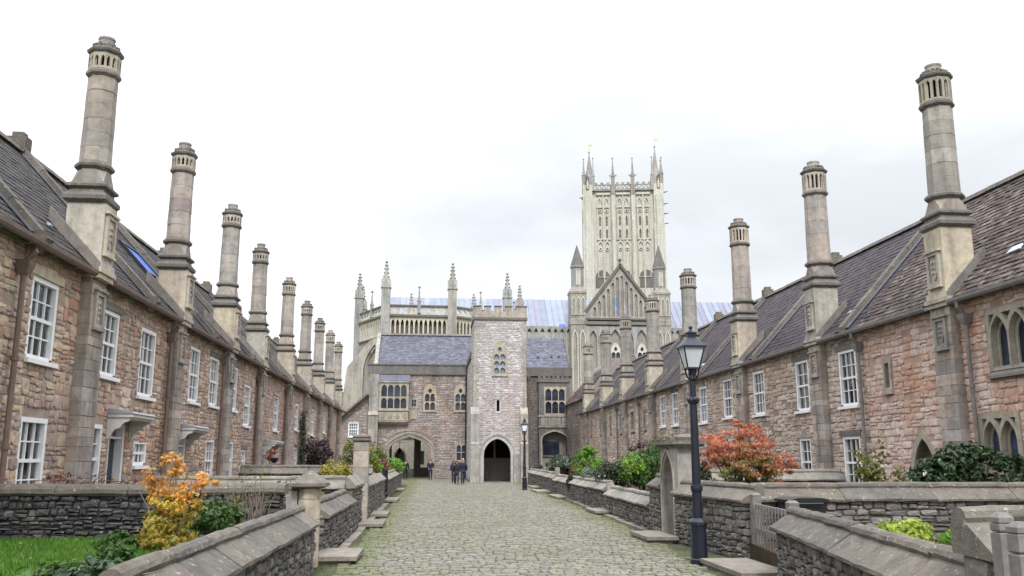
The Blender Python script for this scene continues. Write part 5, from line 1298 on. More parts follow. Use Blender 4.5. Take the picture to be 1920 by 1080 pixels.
gwall('nearest right roadside wall of dark rubble below the lime green bush', (5.10, 12.55), (3.72, 5.75), 0, 1.04, seed=111)
gwall('right roadside wall beside the near lamp post', (5.45, 19.15), (5.70, 15.5), 0, 1.27, seed=112, near=200)
gwall('short taller right wall just beyond the arched doorway', (5.62, 22.0), (5.52, 20.62), 0, 1.37, seed=113, near=80)
gwall('low right roadside wall beneath the white flowered and yellow green shrubs', (6.02, 29.6), (5.62, 22.1), 0, .86, seed=114, near=120, cmat='coping_pale', cl=1.6)
gwall('right roadside wall with ivy trailing over its coping', (6.42, 45.0), (6.06, 30.1), 0, .98, seed=115, near=0, cmat='coping_pale', cl=1.6)
gwall('farthest right roadside wall, beyond the ivy, ending at the stair tower', (7.5, 66.5), (6.45, 45.2), 0, 1.05, seed=116, near=0, cmat='coping_pale', cl=1.6)
gwall('long right cross wall with heavy coping in front of the laurel hedge', (5.78, 15.62), (12.3, 15.62), .1, 1.29, seed=117, ch=(.10, .19), ln=(.16, .42), cl=1.5)
gwall('right cross wall behind the red maple, in front of the sash windowed house', (7.1, 25.2), (11.9, 25.2), .4, 1.42, seed=118, near=60, cmat='coping_pale')
gwall('right edge cross wall with rounded coping behind the stone gateposts', (3.75, 5.95), (8.5, 5.95), 0, 1.38, seed=119, near=60)
gwall('low left dividing wall end under the climber', (-6.7, 7.3), (-2.6, 7.3), .4, .80, seed=120, near=60, cmat='coping_pale')

# piers, pillars, posts
def ashlar_pier(name, label, cat_, x, y, hw_, z0, z1, n, cap, mat='ashlar_grey', group=None, cmat='coping'):
    root = thing(name, label, cat_, (x, y, z0), group); r = random.Random(int(x * 100)); z = z0
    while z < z1 - .05:
        h = min(r.uniform(.32, .48), z1 - z); MB().lathe((x, y, z), [(hw_ - .008, 0), (hw_, .01), (hw_, h - .012), (hw_ - .008, h - .004)], n).build('stone_block', mat, root); z += h
    m = MB()
    if cap == 'pyramid': m.lathe((x, y, z1), [(hw_ + .06, 0), (hw_ + .12, .03), (hw_ + .12, .08), (.05, .27), (.02, .28)], 4)
    elif cap == 'ledge': m.lathe((x, y, z1), [(hw_ - .01, 0), (hw_ + .05, .04), (hw_ + .05, .09), (hw_ + .01, .10), (hw_ + .04, .13), (hw_ + .03, .18), (hw_ - .06, .2)], 4)
    else: m.lathe((x, y, z1), [(hw_, 0), (hw_, .03), (hw_ * .5, .06)], 4)
    m.build('cap', cmat, root); return root
ashlar_pier('gate_pier', 'pale octagonal stone gate pier with pyramid cap at end of nearest left wall', 'pier', -1.98, 15.35, .175, 0, 1.28, 8, 'pyramid', 'ashlar')
ashlar_pier('gate_pier', 'square stone gate pier behind the octagonal one, sharing the gateway of the left garden', 'pier', -2.32, 15.4, .15, 0, 1.24, 4, 'none', 'ashlar_grey')
ashlar_pier('stone_pillar', 'tall square lichened stone pillar standing in the left wall before yellow bushes', 'pillar', -1.95, 26.1, .21, 0, 2.24, 4, 'ledge', 'ashlar_grey')
ashlar_pier('gatepost', 'slim stone post between two low right wall lengths at a doorstep', 'post', 6.05, 29.85, .10, 0, 1.0, 4, 'none')
ashlar_pier('gatepost', 'slim stone post by the ivy on the right wall', 'post', 6.46, 45.1, .11, 0, 1.3, 4, 'none')
ashlar_pier('gatepost', 'grey squared gatepost at the right edge, nearer the wall end', 'post', 3.60, 5.42, .05, 0, 1.36, 4, 'none', 'wood_grey', cmat='wood_grey')
ashlar_pier('gatepost', 'grey squared gatepost cut by the right picture edge', 'post', 3.36, 4.9, .052, 0, 1.34, 4, 'none', 'wood_grey', cmat='wood_grey')
ashlar_pier('gatepost', 'weathered grey timber gatepost just right of the near lamp post', 'post', 5.64, 15.22, .075, 0, 1.12, 4, 'none', 'wood_grey', cmat='wood_grey')
ashlar_pier('gatepost', 'weathered grey timber gatepost against the end of nearest right wall', 'post', 5.26, 12.72, .075, 0, 1.10, 4, 'none', 'wood_grey', cmat='wood_grey')
gate = thing('garden_gate', 'weathered slatted timber gate between two grey posts right of the lamp', 'gate', (5.45, 14, .1))
A, B = Vector((5.30, 12.85, 0)), Vector((5.58, 15.08, 0)); FG = Fr(B, A - B); Lg = (A - B).length
for z in (.18, .52, .92): MB().fbox(FG, 0, Lg, z, z + .085, -.02, .02).build('rail', 'wood_grey', gate)
k = .08
while k < Lg - .05: MB().fbox(FG, k, k + .035, .12, 1.0, .022, .042).build('slat', 'wood_grey', gate); k += .19
bg_ = thing('iron_gate', 'black painted panel gate in the far left roadside wall', 'gate', (-1.95, 38.5, .1))
FG = Fr((-1.86, 36.9, 0), (0, 1, 0))
MB().fbox(FG, .1, 3.3, .35, 1.30, -.02, .02).build('panel', 'black_paint', bg_); MB().fbox(FG, .0, .098, .1, 1.4, -.04, .04).fbox(FG, 3.302, 3.4, .1, 1.4, -.04, .04).fbox(FG, .1, 3.3, 1.302, 1.37, -.03, .03).fbox(FG, .1, 3.3, .27, .348, -.03, .03).build('gate_frame', 'black_paint', bg_)
for k in np.arange(.3, 3.2, .3): MB().fbox(FG, k, k + .03, .35, 1.30, .021, .04).build('bar', 'black_paint', bg_)

# arched stone doorway in the right wall
ad = thing('arched_doorway', 'narrow pointed stone doorway with slab top behind the near lamp post', 'doorway', (5.6, 19.7, 0))
FD = Fr((5.38, 20.55, 0), (.02, -1, 0)); AO = (.16, .94, .01, 1.25, 1.86)
MB().holed(FD, rect(0, 1.32, 0, 2.02), [arch(*AO)], -.5, 0).build('surround', 'ashlar_grey', ad)
moulded_arch(ad, FD, AO, [(.07, -.06), (.07, .03)], 'ashlar_grey', 'arch_moulding', .12)
MB().fbox(FD, -.14, 1.46, 2.022, 2.07, -.58, .08).fbox(FD, -.18, 1.50, 2.072, 2.15, -.62, .13).build('cornice_slab', 'coping', ad)
MB().fbox(FD, .1, 1.0, .01, 1.9, -.38, -.33).build('door', 'wood_grey', ad)
for k in range(7): MB().fbox(FD,   .13 + k * .117, .13 + k * .117 + .10, .02, 1.88, -.33 + .001, -.31).build('board', 'wood_grey', ad)
fr_ = MB()
fr_.fbox(FD, .1, .5, 2.152, 2.24, -.45, -.1); fr_.lathe(FD.p(1.2, 2.152, -.25), [(.2, 0), (.22, .08), (.1, .15)], 6); fr_.build('loose_stones', 'coping', ad)

# doorstep slabs
for x0, x1, y0, y1, h, lab in ((-1.92, -1.17, 15.5, 17.0, .15, 'large flat doorstep slab at the octagonal gate pier'), (-1.78, -1.15, 23.4, 25.2, .13, 'doorstep slab by the gabled left wall end'),
        (-1.75, -1.22, 27.6, 29.6, .12, 'doorstep slab just past the tall pillar on left'), (-1.8, -1.25, 37.0, 40.0, .12, 'doorstep slab before the black gate'), (-1.85, -1.35, 50, 53, .12, 'far left doorstep slab near the red spiky plant'),
        (4.60, 5.28, 18.85, 20.5, .14, 'doorstep slab below the arched doorway'), (5.28, 5.92, 28.4, 30.4, .13, 'doorstep slab at the slim right post'), (5.62, 6.28, 39.6, 42.5, .13, 'doorstep slab under the ivy on the right'),
        (5.6, 6.5, 46.5, 49.5, .12, 'doorstep slab near the far lamp post'), (6.2, 6.9, 54, 57, .12, 'farthest right doorstep slab'), (4.55, 5.35, 13.0, 15.0, .12, 'broad doorstep slab before the slatted timber gate')):
    t = random.Random(lab).uniform(-.03, .03)
    m = MB().prism(WORLD, [(x0, y0 + t), (x1 + t, y0), (x1, y1 - t), (x0 - t * .5, y1)], h - .07, h); m.prism(WORLD, [(x0 + .03, y0 + .06), (x1 - .12, y0 + .07), (x1 - .13, y1 - .08), (x0 + .03, y1 - .06)], -.02, h - .072)
    tag(m.build('doorstep', 'slab', None, ((x0 + x1) / 2, (y0 + y1) / 2, 0)), lab, 'step', 'stone doorsteps along the road')
# gutter stones along the foot of both walls
def kerbs(label, xs, y0, y1, seed):
    root = thing('gutter_kerb', label, 'kerb', (xs(y0), y0, 0)); r = random.Random(seed); y = y0
    while y < y1:
        l = r.uniform(.5, .95); x = xs(y); MB().prism(WORLD, [(x - .1, y), (x + .08, y + .02), (xs(y + l) + .08, y + l - .02), (xs(y + l) - .1, y + l - .03)], -.05, .045 + r.uniform(-.015, .015)).build('kerb_stone', 'slab', root); y += l
kerbs('row of kerb stones along the foot of left wall', lambda y: -1.66, 17.2, 36, 1)
kerbs('row of kerb stones along the foot of right wall', lambda y: 5.36 + (y - 22) * .042, 20.8, 45, 2)

# wheelie bin
bn = thing('wheelie_bin', 'black wheelie bin with closed lid behind the right garden wall', 'bin', (6.85, 14.9, .32))
bn_m = MB().prism(Fr((6.03, 14.6, 0), (1, 0, 0)), [(.04, .34), (.54, .34), (.60, 1.04), (0, 1.04)], -.62, 0).build('body', 'bin_plastic', bn)
MB().extr([(-.04, 0), (.64, 0), (.64, .04), (.54, .07), (.1, .07), (-.04, .04)], (6.03, 14.56, 1.042), (6.03, 15.27, 1.042), (1, 0, 0)).build('lid', 'bin_plastic', bn)
MB().tube([(6.1, 14.54, 1.02), (6.55, 14.54, 1.02)], .02).build('handle', 'bin_plastic', bn)

# ------------------------------------------------------------------ street lamps
def lamp(x, y, label, s=1.0):
    root = thing('street_lamp', label, 'street lamp', (x, y, 0), 'black street lamps'); c = (x, y, 0)
    MB().lathe(c, [(.145, 0), (.145, .08), (.13, .10), (.125, .62), (.145, .66), (.14, .70), (.09, .76)], 8).build('pedestal', 'black_paint', root)
    m = MB().lathe(c, [(.088, .75), (.082, 1.2), (.10, 1.21), (.105, 1.26), (.10, 1.31), (.076, 1.32), (.062, 2.7), (.085, 2.71), (.10, 2.76), (.085, 2.81), (.055, 2.83), (.05, 3.1), (.08, 3.14), (.05, 3.2), (.05, 3.34)], 12)
    m.build('column', 'black_paint', root)
    ml = MB()
    for i in range(8):
        a = i * math.pi / 4; d = Vector((math.cos(a), math.sin(a), 0)); ml.tube([Vector(c) + d * .05 + Vector((0, 0, 3.12)), Vector(c) + d * .11 + Vector((0, 0, 3.2)), Vector(c) + d * .13 + Vector((0, 0, 3.32))], .012, 4)
        if i % 2 == 0: ml.sphere(Vector(c) + d * .09 + Vector((0, 0, 2.78)), .035, 6, 4)
    ml.build('leaf_collar', 'black_paint', root)
    h0, h1, z0, z1 = .105, .180, 3.34, 3.68; ln = thing.__call__ if False else None
    fr = MB().lathe(c, [(h0 + .015, z0 - .03), (h0 + .015, z0)], 4); fr.lathe(c, [(h1 + .03, z1), (h1 + .03, z1 + .025)], 4)
    for sx in (-1, 1):
        for sy in (-1, 1): fr.tube([(x + sx * h0, y + sy * h0, z0), (x + sx * h1, y + sy * h1, z1)], .013, 4)
    lf = fr.build('lantern_frame', 'black_paint', root)
    for i in range(4):
        a = i * math.pi / 2; ca, sa = math.cos(a), math.sin(a); P = []
        for u, r_, z in ((-h0 + .012, h0, z0), (h0 - .012, h0, z0), (h1 - .012, h1, z1), (-h1 + .012, h1, z1)):
            for k in (0, .004): P.append((x + (r_ - k) * ca - u * sa, y + (r_ - k) * sa + u * ca, z))
        MB().add(P, [(0, 2, 4, 6), (7, 5, 3, 1), (0, 1, 3, 2), (2, 3, 5, 4), (4, 5, 7, 6), (6, 7, 1, 0)]).build('pane', 'lamp_glass', lf)
    MB().lathe(c, [(h1 + .035, z1 + .026), (h1 + .035, z1 + .036), (.07, z1 + .20), (.075, z1 + .265), (.09, z1 + .27), (.09, z1 + .285), (.03, z1 + .32), (.018, z1 + .345)], 4).build('lantern_roof', 'black_paint', lf)
    MB().sphere((x, y, z1 + .375), .038, 8, 6).build('finial', 'black_paint', lf)
    return root
lamp(4.60, 15.2, 'large near black street lamp standing on the right side of the road')
lamp(5.42, 51.0, 'small far black street lamp in front of the pale tower')

# ------------------------------------------------------------------ plants
def leafmesh(name, mat, parent, pts, size, seed, kind='leaf', up=.35, loc=None, elong=1.0):
    """pts: (n,3) centres and (n,3) outward directions"""
    rg = np.random.default_rng(seed); C, D = pts; n = len(C)
    d = D + rg.normal(0, .55, (n, 3)); d[:, 2] += up; d /= np.linalg.norm(d, axis=1, keepdims=True) + 1e-9
    t = rg.normal(0, 1, (n, 3)); t[:, 2] -= .5; t -= (t * d).sum(1, keepdims=True) * d; t /= np.linalg.norm(t, axis=1, keepdims=True) + 1e-9
    b = np.cross(d, t); s = size * rg.uniform(.6, 1.35, (n, 1)); off = np.array(wloc(parent)) if parent else np.zeros(3)
    if kind == 'maple':                                   # palmate leaf: five points
        ang = np.radians([-90, -52, -28, 0, 28, 52, 90, 128, 180, 232]); rad = np.array([.62, .28, .85, 1.0, .85, .28, .62, .2, .12, .2])
        ang = np.radians([0, 24, 48, 76, 104, 150, 180, 210, 256, 284, 312, 336]); rad = np.array([1.1, .38, .95, .34, .75, .2, .12, .2, .75, .34, .95, .38])
        K = len(ang); V = np.zeros((n, K, 3))
        for k in range(K): V[:, k] = C + t * s * rad[k] * math.cos(ang[k]) + b * s * rad[k] * math.sin(ang[k]) - d * s * .25 * rad[k] ** 2
        F = [tuple(range(i * K, i * K + K)) for i in range(n)]
    elif kind == 'blade':
        V = np.stack([C - b * s * .10, C + b * s * .10, C + d * s * .9 + t * s * .2], 1); K = 3; F = [(i * 3, i * 3 + 1, i * 3 + 2) for i in range(n)]
    else:
        w_ = .36 / elong
        V = np.stack([C - t * s * .5, C - b * s * w_ + d * s * .10 - t * s * .05, C + t * s * .6 - d * s * .08, C + b * s * w_ + d * s * .10 - t * s * .05], 1); K = 4
        F = [f for i in range(n) for f in ((i * 4, i * 4 + 1, i * 4 + 2), (i * 4, i * 4 + 2, i * 4 + 3))]
    me = bpy.data.meshes.new(name); me.from_pydata((V.reshape(-1, 3) - off).tolist(), [], F); me.materials.append(MATS[mat])
    o = inst(name, me, parent, tuple(off)); o['kind'] = 'stuff'
    return o
def blobs_pts(c, rad, nclump, n, seed, clump_r=.3, zmin=-1., shell=.55, flat_=1.):
    rg = np.random.default_rng(seed); c = np.array(c); rad = np.array(rad)
    u = rg.normal(0, 1, (nclump, 3)); u /= np.linalg.norm(u, axis=1, keepdims=True); u[:, 2] = np.maximum(u[:, 2], zmin)
    cc = u * (rg.uniform(shell ** 3, 1, (nclump, 1)) ** (1 / 3)) * (1 - clump_r * .6)
    idx = rg.integers(0, nclump, n); v = rg.normal(0, 1, (n, 3)); v /= np.linalg.norm(v, axis=1, keepdims=True)
    cr = clump_r * rg.uniform(.5, 1.35, (nclump, 1)); p = cc[idx] + v * cr[idx] * (rg.uniform(0, 1, (n, 1)) ** .45) * np.array([1, 1, flat_])
    return c + p * rad, v * .7 + cc[idx] * .8
def branches(parent, base, tips, mat, r0, seed, name='branch', fork=None):
    rr = random.Random(seed); base = Vector(base); m = MB()
    for tip in tips:
        tip = Vector(tip); mid = base.lerp(tip, .45) + Vector((rr.uniform(-.08, .08), rr.uniform(-.08, .08), .1)) * (tip - base).length * .6
        q = r0 * rr.uniform(.6, 1); m.tube([base + Vector((rr.uniform(-.03, .03), rr.uniform(-.03, .03), 0)), base.lerp(mid, .6), mid, tip], [q, q * .75, q * .5, q * .15], 5)
    return m.build(name, mat, parent, kind='stuff')
def bush(name, label, cat_, c, rad, mat, n, size, seed, kind='leaf', nclump=22, clump_r=.34, base=None, group=None, up=.35, elong=1., extra=None, zmin=-.6, flat_=1.):
    z0 = c[2] - rad[2] if base is None else base
    root = thing(name, label, cat_, (c[0], c[1], z0), group)
    rr = random.Random(seed)
    branches(root, (c[0], c[1], z0), [(c[0] + rad[0] * rr.uniform(-.7, .7), c[1] + rad[1] * rr.uniform(-.7, .7), c[2] + rad[2] * rr.uniform(-.2, .7)) for _ in range(9)], 'bark', min(.035, rad[0] * .07), seed)
    leafmesh('leaves', mat, root, blobs_pts(c, rad, nclump, n, seed, clump_r, zmin, .45, flat_), size, seed, kind, up, None, elong)
    if extra:
        for m_, n_, s_, k_, cc, rr_ in extra: leafmesh('leaves', m_, root, blobs_pts(cc, rr_, max(6, nclump // 2), n_, seed + 7, clump_r, zmin, .55), s_, seed + 3, k_, up)
    return root
# yellow maple at the near left wall
mp_ = thing('maple_shrub', 'orange and yellow autumn maple shrub leaning over the nearest left wall', 'shrub', (-3.05, 11.0, .58))
rr = random.Random(3)
branches(mp_, (-3.05, 11.0, .55), [(-3.05 + rr.uniform(-.42, .42), 11.0 + rr.uniform(-.3, .3), rr.uniform(1.2, 1.85)) for _ in range(16)], 'twig', .022, 3)
for k, (c, rad, n, sz, m_, nc) in enumerate((((-3.0, 11.0, 1.44), (.36, .32, .26), 420, .042, 'leaf_maple', 18), ((-3.03, 11.0, 1.70), (.17, .2, .19), 130, .042, 'leaf_maple', 8), ((-2.66, 10.95, 1.50), (.20, .2, .16), 120, .042, 'leaf_maple', 8), ((-3.25, 10.95, 1.5), (.18, .2, .2), 90, .042, 'leaf_maple', 7),
        ((-2.96, 10.95, 1.18), (.36, .34, .24), 620, .044, 'leaf_maple_mid', 16), ((-2.98, 10.95, .98), (.38, .34, .30), 800, .046, 'leaf_maple_low', 18), ((-3.05, 10.9, .80), (.44, .36, .24), 560, .046, 'leaf_maple_low', 14))):
    leafmesh('leaves', m_, mp_, blobs_pts(c, rad, nc, n, 40 + k, .36, -1, .1), sz, 50 + k, 'maple', .2)
bush('green_shrub', 'bright green leafy shrub right of the yellow maple behind the wall', 'shrub', (-2.62, 11.7, 1.02), (.36, .40, .26), 'leaf_green', 1500, .06, 61, base=.58)
bush('green_shrub', 'small dark green shrub at the foot of the yellow maple, on its left', 'shrub', (-3.45, 10.6, .78), (.26, .3, .22), 'leaf_green', 700, .06, 62, base=.58)
tw_ = thing('bare_shrub', 'bare grey twigs with a few yellow leaves right of the yellow maple', 'shrub', (-2.65, 13.3, .58)); m = MB(); tips = []
for i in range(46):
    b = Vector((-2.65 + rr.uniform(-.35, .35), 13.2 + rr.uniform(-.3, .3), .58)); t = b + Vector((rr.uniform(-.3, .3), rr.uniform(-.2, .2), rr.uniform(.55, 1.05))); q = b.lerp(t, .5) + Vector((rr.uniform(-.06, .06), 0, .04))
    m.tube([b, q, t], [.007, .005, .002], 4); tips.append(t); m.tube([q, q + Vector((rr.uniform(-.15, .15), rr.uniform(-.1, .1), .25))], [.004, .002], 3)
m.build('twigs', 'twig', tw_, kind='stuff')
T = np.array([list(tips[i % 46]) for i in range(70)]) + np.random.default_rng(1).normal(0, .06, (70, 3)); leafmesh('leaves', 'leaf_yellow', tw_, (T, np.ones((70, 3))), .05, 66)
# climber over the near wall end
gwall('lower left wall stub with coping under the climber', (-2.25, 5.0), (-2.02, 6.2), 0, .80, seed=131)
cl = thing('climber', 'dark green broad leaved climber sprawling over the wall end by the lawn', 'plant', (-2.75, 7.3, .7)); m = MB()
for i in range(16):
    a = Vector((-2.35 + rr.uniform(-.2, .2), 6.9 + rr.uniform(-.2, .2), .72)); e = a + Vector((rr.uniform(-.75, .45), rr.uniform(-.5, .3), rr.uniform(.05, .34))); m.tube([a, a.lerp(e, .5) + Vector((0, 0, .1)), e], [.008, .006, .003], 4)
m.build('stems', 'twig', cl, kind='stuff')
leafmesh('leaves', 'leaf_laurel', cl, blobs_pts((-2.38, 6.75, .96), (.42, .34, .17), 14, 480, 67, .4, -.6, .2), .085, 67, 'leaf', .6, None, 1.2)
leafmesh('leaves', 'leaf_green', cl, blobs_pts((-2.65, 6.7, .93), (.42, .3, .14), 10, 200, 68, .4, -.6, .2), .08, 68, 'leaf', .6, None, 1.2)
bush('fern_tuft', 'dark green tuft growing on the cross wall at the left picture edge', 'plant', (-6.62, 13.9, .86), (.32, .2, .2), 'leaf_dark', 900, .05, 69, base=.6)
rs = thing('rose_twigs', 'reddish dead climbing stems along the top of the dark cross wall', 'plant', (-5.9, 14.9, 1.2)); m = MB()
for i in range(12):
    a = Vector((-6.2 + i * .13, 14.8, 1.2)); m.tube([a, a + Vector((rr.uniform(0, .2), 0, .22)), a + Vector((rr.uniform(.15, .5), 0, rr.uniform(.1, .25)))], [.012, .01, .005], 4)
m.build('stems', 'leaf_dead', rs, kind='stuff'); leafmesh('leaves', 'leaf_dead', rs, blobs_pts((-5.6, 14.8, 1.42), (.8, .1, .12), 12, 160, 70, .3), .05, 70)
bush('purple_bush', 'dark purple leaved bush against the far left house fronts', 'bush', (-4.65, 38.2, 1.95), (.68, .8, .95), 'leaf_purple', 2600, .10, 71, base=.58, nclump=34)
bush('yellow_bush', 'low yellow green bush left of the tall pillar', 'bush', (-3.1, 30.0, 1.22), (.75, .8, .55), 'leaf_yellow', 2600, .075, 72, base=.58)
bush('yellow_bush', 'large olive and yellow bush behind the tall pillar', 'bush', (-3.2, 42.0, 1.75), (1.35, 1.2, 1.05), 'leaf_olive', 4600, .10, 73, base=.58, nclump=40, clump_r=.28, extra=[('leaf_yellow', 1300, .09, 'leaf', (-2.9, 41.5, 1.75), (.9, .9, .7)), ('leaf_bright', 500, .09, 'leaf', (-2.6, 41.3, 1.5), (.8, .9, .6))])
bush('bright_bush', 'fresh green bush at the far end of the left wall by the gateway', 'bush', (-2.3, 56.0, 1.25), (.85, 1.2, .75), 'leaf_bright', 2200, .11, 74, base=.3)
rd = thing('cordyline', 'red spiky leaved plant behind the far left wall', 'plant', (-2.55, 47.5, .6)); rg = np.random.default_rng(5); n = 90
D = rg.normal(0, .6, (n, 3)); D[:, 2] = np.abs(D[:, 2]) + .5; D /= np.linalg.norm(D, axis=1, keepdims=True)
leafmesh('leaves', 'leaf_red', rd, (np.array([[-2.55, 47.5, 1.0]] * n), D * 4), .85, 75, 'blade', 0); MB().tube([(-2.55, 47.5, .58), (-2.55, 47.5, 1.1)], .06).build('stem', 'bark', rd)
iv = thing('ivy', 'narrow strip of ivy climbing a left house front beside its buttress', 'ivy', (-6.7, 47.3, .6)); n = 900; rg = np.random.default_rng(8)
P = np.stack([np.full(n, -6.62) + rg.normal(0, .05, n), 47.5 + rg.normal(0, .45, n), .6 + 3.6 * rg.uniform(0, 1, n) ** 1.3], 1); leafmesh('leaves', 'leaf_dark', iv, (P, np.tile([2., 0, 0], (n, 1))), .14, 76)
hb = thing('hanging_basket', 'hanging basket of rusty red flowers beside the white door', 'planter', (-6.2, 36.7, 1.75)); MB().lathe((-6.2, 36.7, 1.6), [(.06, 0), (.14, .10), (.17, .2)], 10).tube([(-6.2, 36.7, 1.85), (-6.2, 36.7, 2.25), (-6.7, 36.7, 2.3)], .012, 4).build('basket', 'black_paint', hb)
leafmesh('leaves', 'leaf_acer', hb, blobs_pts((-6.2, 36.7, 1.9), (.42, .42, .24), 10, 420, 77), .09, 77)
# right side
ac = thing('red_maple', 'red leaved Japanese maple with olive lower leaves behind the right walls', 'tree', (7.55, 21.2, .5)); b = (7.55, 21.2, .5)
branches(ac, b, [(7.55 + rr.uniform(-.95, .95), 21.2 + rr.uniform(-.7, .7), rr.uniform(1.5, 2.6)) for _ in range(20)], 'bark', .045, 9, 'trunk')
for k, (c, rad, n, sz, m_, nc) in enumerate((((7.45, 21.2, 2.02), (1.08, .85, .55), 3800, .044, 'leaf_acer', 44), ((8.45, 21.2, 1.55), (.55, .5, .48), 1300, .044, 'leaf_acer', 16), ((7.7, 21.3, 2.48), (.48, .4, .30), 800, .042, 'leaf_acer', 12), ((6.75, 21.2, 1.85), (.42, .5, .45), 800, .042, 'leaf_acer', 12),
        ((7.6, 20.75, 1.72), (.80, .55, .48), 2300, .044, 'leaf_acer_mid', 28), ((7.65, 20.75, 1.38), (.88, .6, .46), 3200, .044, 'leaf_acer_low', 30), ((7.65, 20.95, 1.02), (.55, .5, .38), 1300, .044, 'leaf_acer_low', 14))):
    leafmesh('leaves', m_, ac, blobs_pts(c, rad, nc, n, 140 + k, .26, -1, .1, .7), sz, 150 + k, 'maple', .4)
bush('green_shrub', 'dark shrub beside the lamp post, left of the red maple', 'shrub', (6.85, 22.5, 1.25), (.5, .6, .55), 'leaf_dark', 1300, .08, 81, base=.5, extra=[('leaf_olive', 300, .07, 'leaf', (6.95, 22.2, 1.0), (.5, .5, .3))])
bush('laurel_hedge', 'glossy dark green laurel hedge behind the long right cross wall', 'hedge', (11.35, 17.4, 1.34), (1.7, .75, .80), 'leaf_laurel', 5600, .125, 82, nclump=46, base=.5, clump_r=.26, up=.5, elong=1.35, extra=[('leaf_laurel', 900, .15, 'leaf', (10.35, 17.3, 1.35), (.55, .6, .5))])
sp = thing('leafy_shrub', 'thin shrub with olive yellow leaves in front of the pointed doorway', 'shrub', (10.1, 19.2, .5))
tp = [(10.1 + rr.uniform(-.65, .65), 19.2 + rr.uniform(-.3, .3), rr.uniform(1.1, 2.05)) for _ in range(14)]; branches(sp, (10.1, 19.2, .5), tp, 'twig', .02, 10)
rg = np.random.default_rng(12); C = np.array([tp[i % 14] for i in range(800)]); fr = rg.uniform(.45, 1.05, (800, 1)); C = np.array([10.1, 19.2, .6]) + (C - np.array([10.1, 19.2, .6])) * fr + rg.normal(0, .08, (800, 3))
leafmesh('leaves', 'leaf_olive', sp, (C, rg.normal(0, 1, (800, 3))), .10, 83, 'leaf', .5)
bush('green_shrub', 'loose green shrub against the house between two lower sash windows', 'shrub', (10.9, 26.6, 1.2), (.7, .6, .75), 'leaf_dark', 1100, .09, 84, base=.5, clump_r=.25)
bush('green_shrub', 'dark climbing shrub behind the red maple on the house wall', 'shrub', (10.6, 28.6, 1.4), (.7, .6, .9), 'leaf_dark', 1300, .09, 184, base=.5, clump_r=.25)
bush('lime_bush', 'low lime green bush just inside the nearest right wall', 'bush', (6.75, 12.4, .70), (.46, .40, .26), 'leaf_lime', 1700, .055, 85, base=.32, nclump=30)
bush('leafy_plant', 'broad leaved green plant right of the lime bush', 'plant', (7.35, 12.0, .66), (.30, .28, .22), 'leaf_bright', 260, .13, 86, base=.32, nclump=10, elong=1.4)
bush('yellow_green_bush', 'bushy yellow green shrub over the low right wall, nearest the arched doorway', 'bush', (6.5, 27.0, 1.4), (.75, .8, .75), 'leaf_green', 2400, .085, 87, base=.45, nclump=30, extra=[('leaf_bright', 900, .08, 'leaf', (6.3, 26.8, 1.5), (.5, .6, .5)), ('leaf_lime', 300, .08, 'leaf', (6.2, 26.7, 1.5), (.35, .4, .35))])
bush('flowering_bush', 'dark bush flecked with white flowers on the right wall', 'bush', (6.62, 32.2, 1.18), (.72, .95, .62), 'leaf_dark', 2500, .085, 88, base=.4, nclump=30, extra=[('petal_white', 60, .07, 'leaf', (6.55, 32.0, 1.25), (.72, .9, .6)), ('leaf_purple', 400, .08, 'leaf', (6.6, 32.1, 1.1), (.7, .9, .6))])
bush('grey_bush', 'silvery grey leaved shrub below the bright green bush', 'bush', (6.52, 36.2, 1.05), (.48, .8, .42), 'leaf_grey', 1600, .08, 89, base=.4)
bush('bright_bush', 'tall bright lime green bush behind the right wall', 'bush', (7.1, 40.0, 1.5), (.70, .9, .88), 'leaf_bright', 3200, .095, 90, base=.4, nclump=36, clump_r=.26, extra=[('leaf_bright', 500, .09, 'leaf', (7.2, 39.8, 2.15), (.42, .5, .28))])
bush('green_shrub', 'feathery green shrub behind the yellow green one, near house', 'shrub', (7.9, 30.5, 1.55), (.95, .8, .95), 'leaf_green', 2600, .11, 91, base=.4, elong=2.0, extra=[('leaf_grey', 400, .1, 'leaf', (8.1, 31.3, 1.5), (.7, .7, .7))])
bush('dark_shrub', 'dark twiggy shrub by the buttress above the feathery green shrub', 'shrub', (8.4, 35.2, 1.9), (.75, .7, .75), 'leaf_purple', 700, .08, 92, base=.45, clump_r=.25)
bush('dark_shrub', 'dark grey green mound at the far right wall near the wing', 'shrub', (7.55, 51.5, 1.35), (1.05, 1.5, .72), 'leaf_dark', 2600, .11, 93, base=.3, nclump=34, extra=[('leaf_grey', 500, .1, 'leaf', (7.5, 51.2, 1.5), (.95, 1.3, .6)), ('leaf_dead', 350, .1, 'leaf', (7.9, 50.8, 1.2), (.8, 1.2, .6))])
bush('dark_shrub', 'small dark green shrub at the foot of the stair tower', 'shrub', (8.15, 66.8, .75), (.55, .6, .7), 'leaf_dark', 900, .11, 94, base=.0)
bush('ivy', 'ivy trailing down over the right wall coping', 'ivy', (6.12, 39.0, .75), (.16, .5, .42), 'leaf_dark', 900, .08, 95, base=.3, zmin=-1)
bush('green_shrub', 'small rounded green shrub between yellow green bush and low wall', 'shrub', (6.7, 24.0, .95), (.5, .6, .5), 'leaf_green', 1000, .08, 96, base=.45)
bush('green_shrub', 'low dark shrub in second left garden behind cross wall', 'shrub', (-3.0, 20.5, .95), (.7, .7, .35), 'leaf_dark', 1100, .07, 97, base=.55, extra=[('leaf_olive', 250, .07, 'leaf', (-2.7, 20.2, 1.0), (.5, .5, .3))])
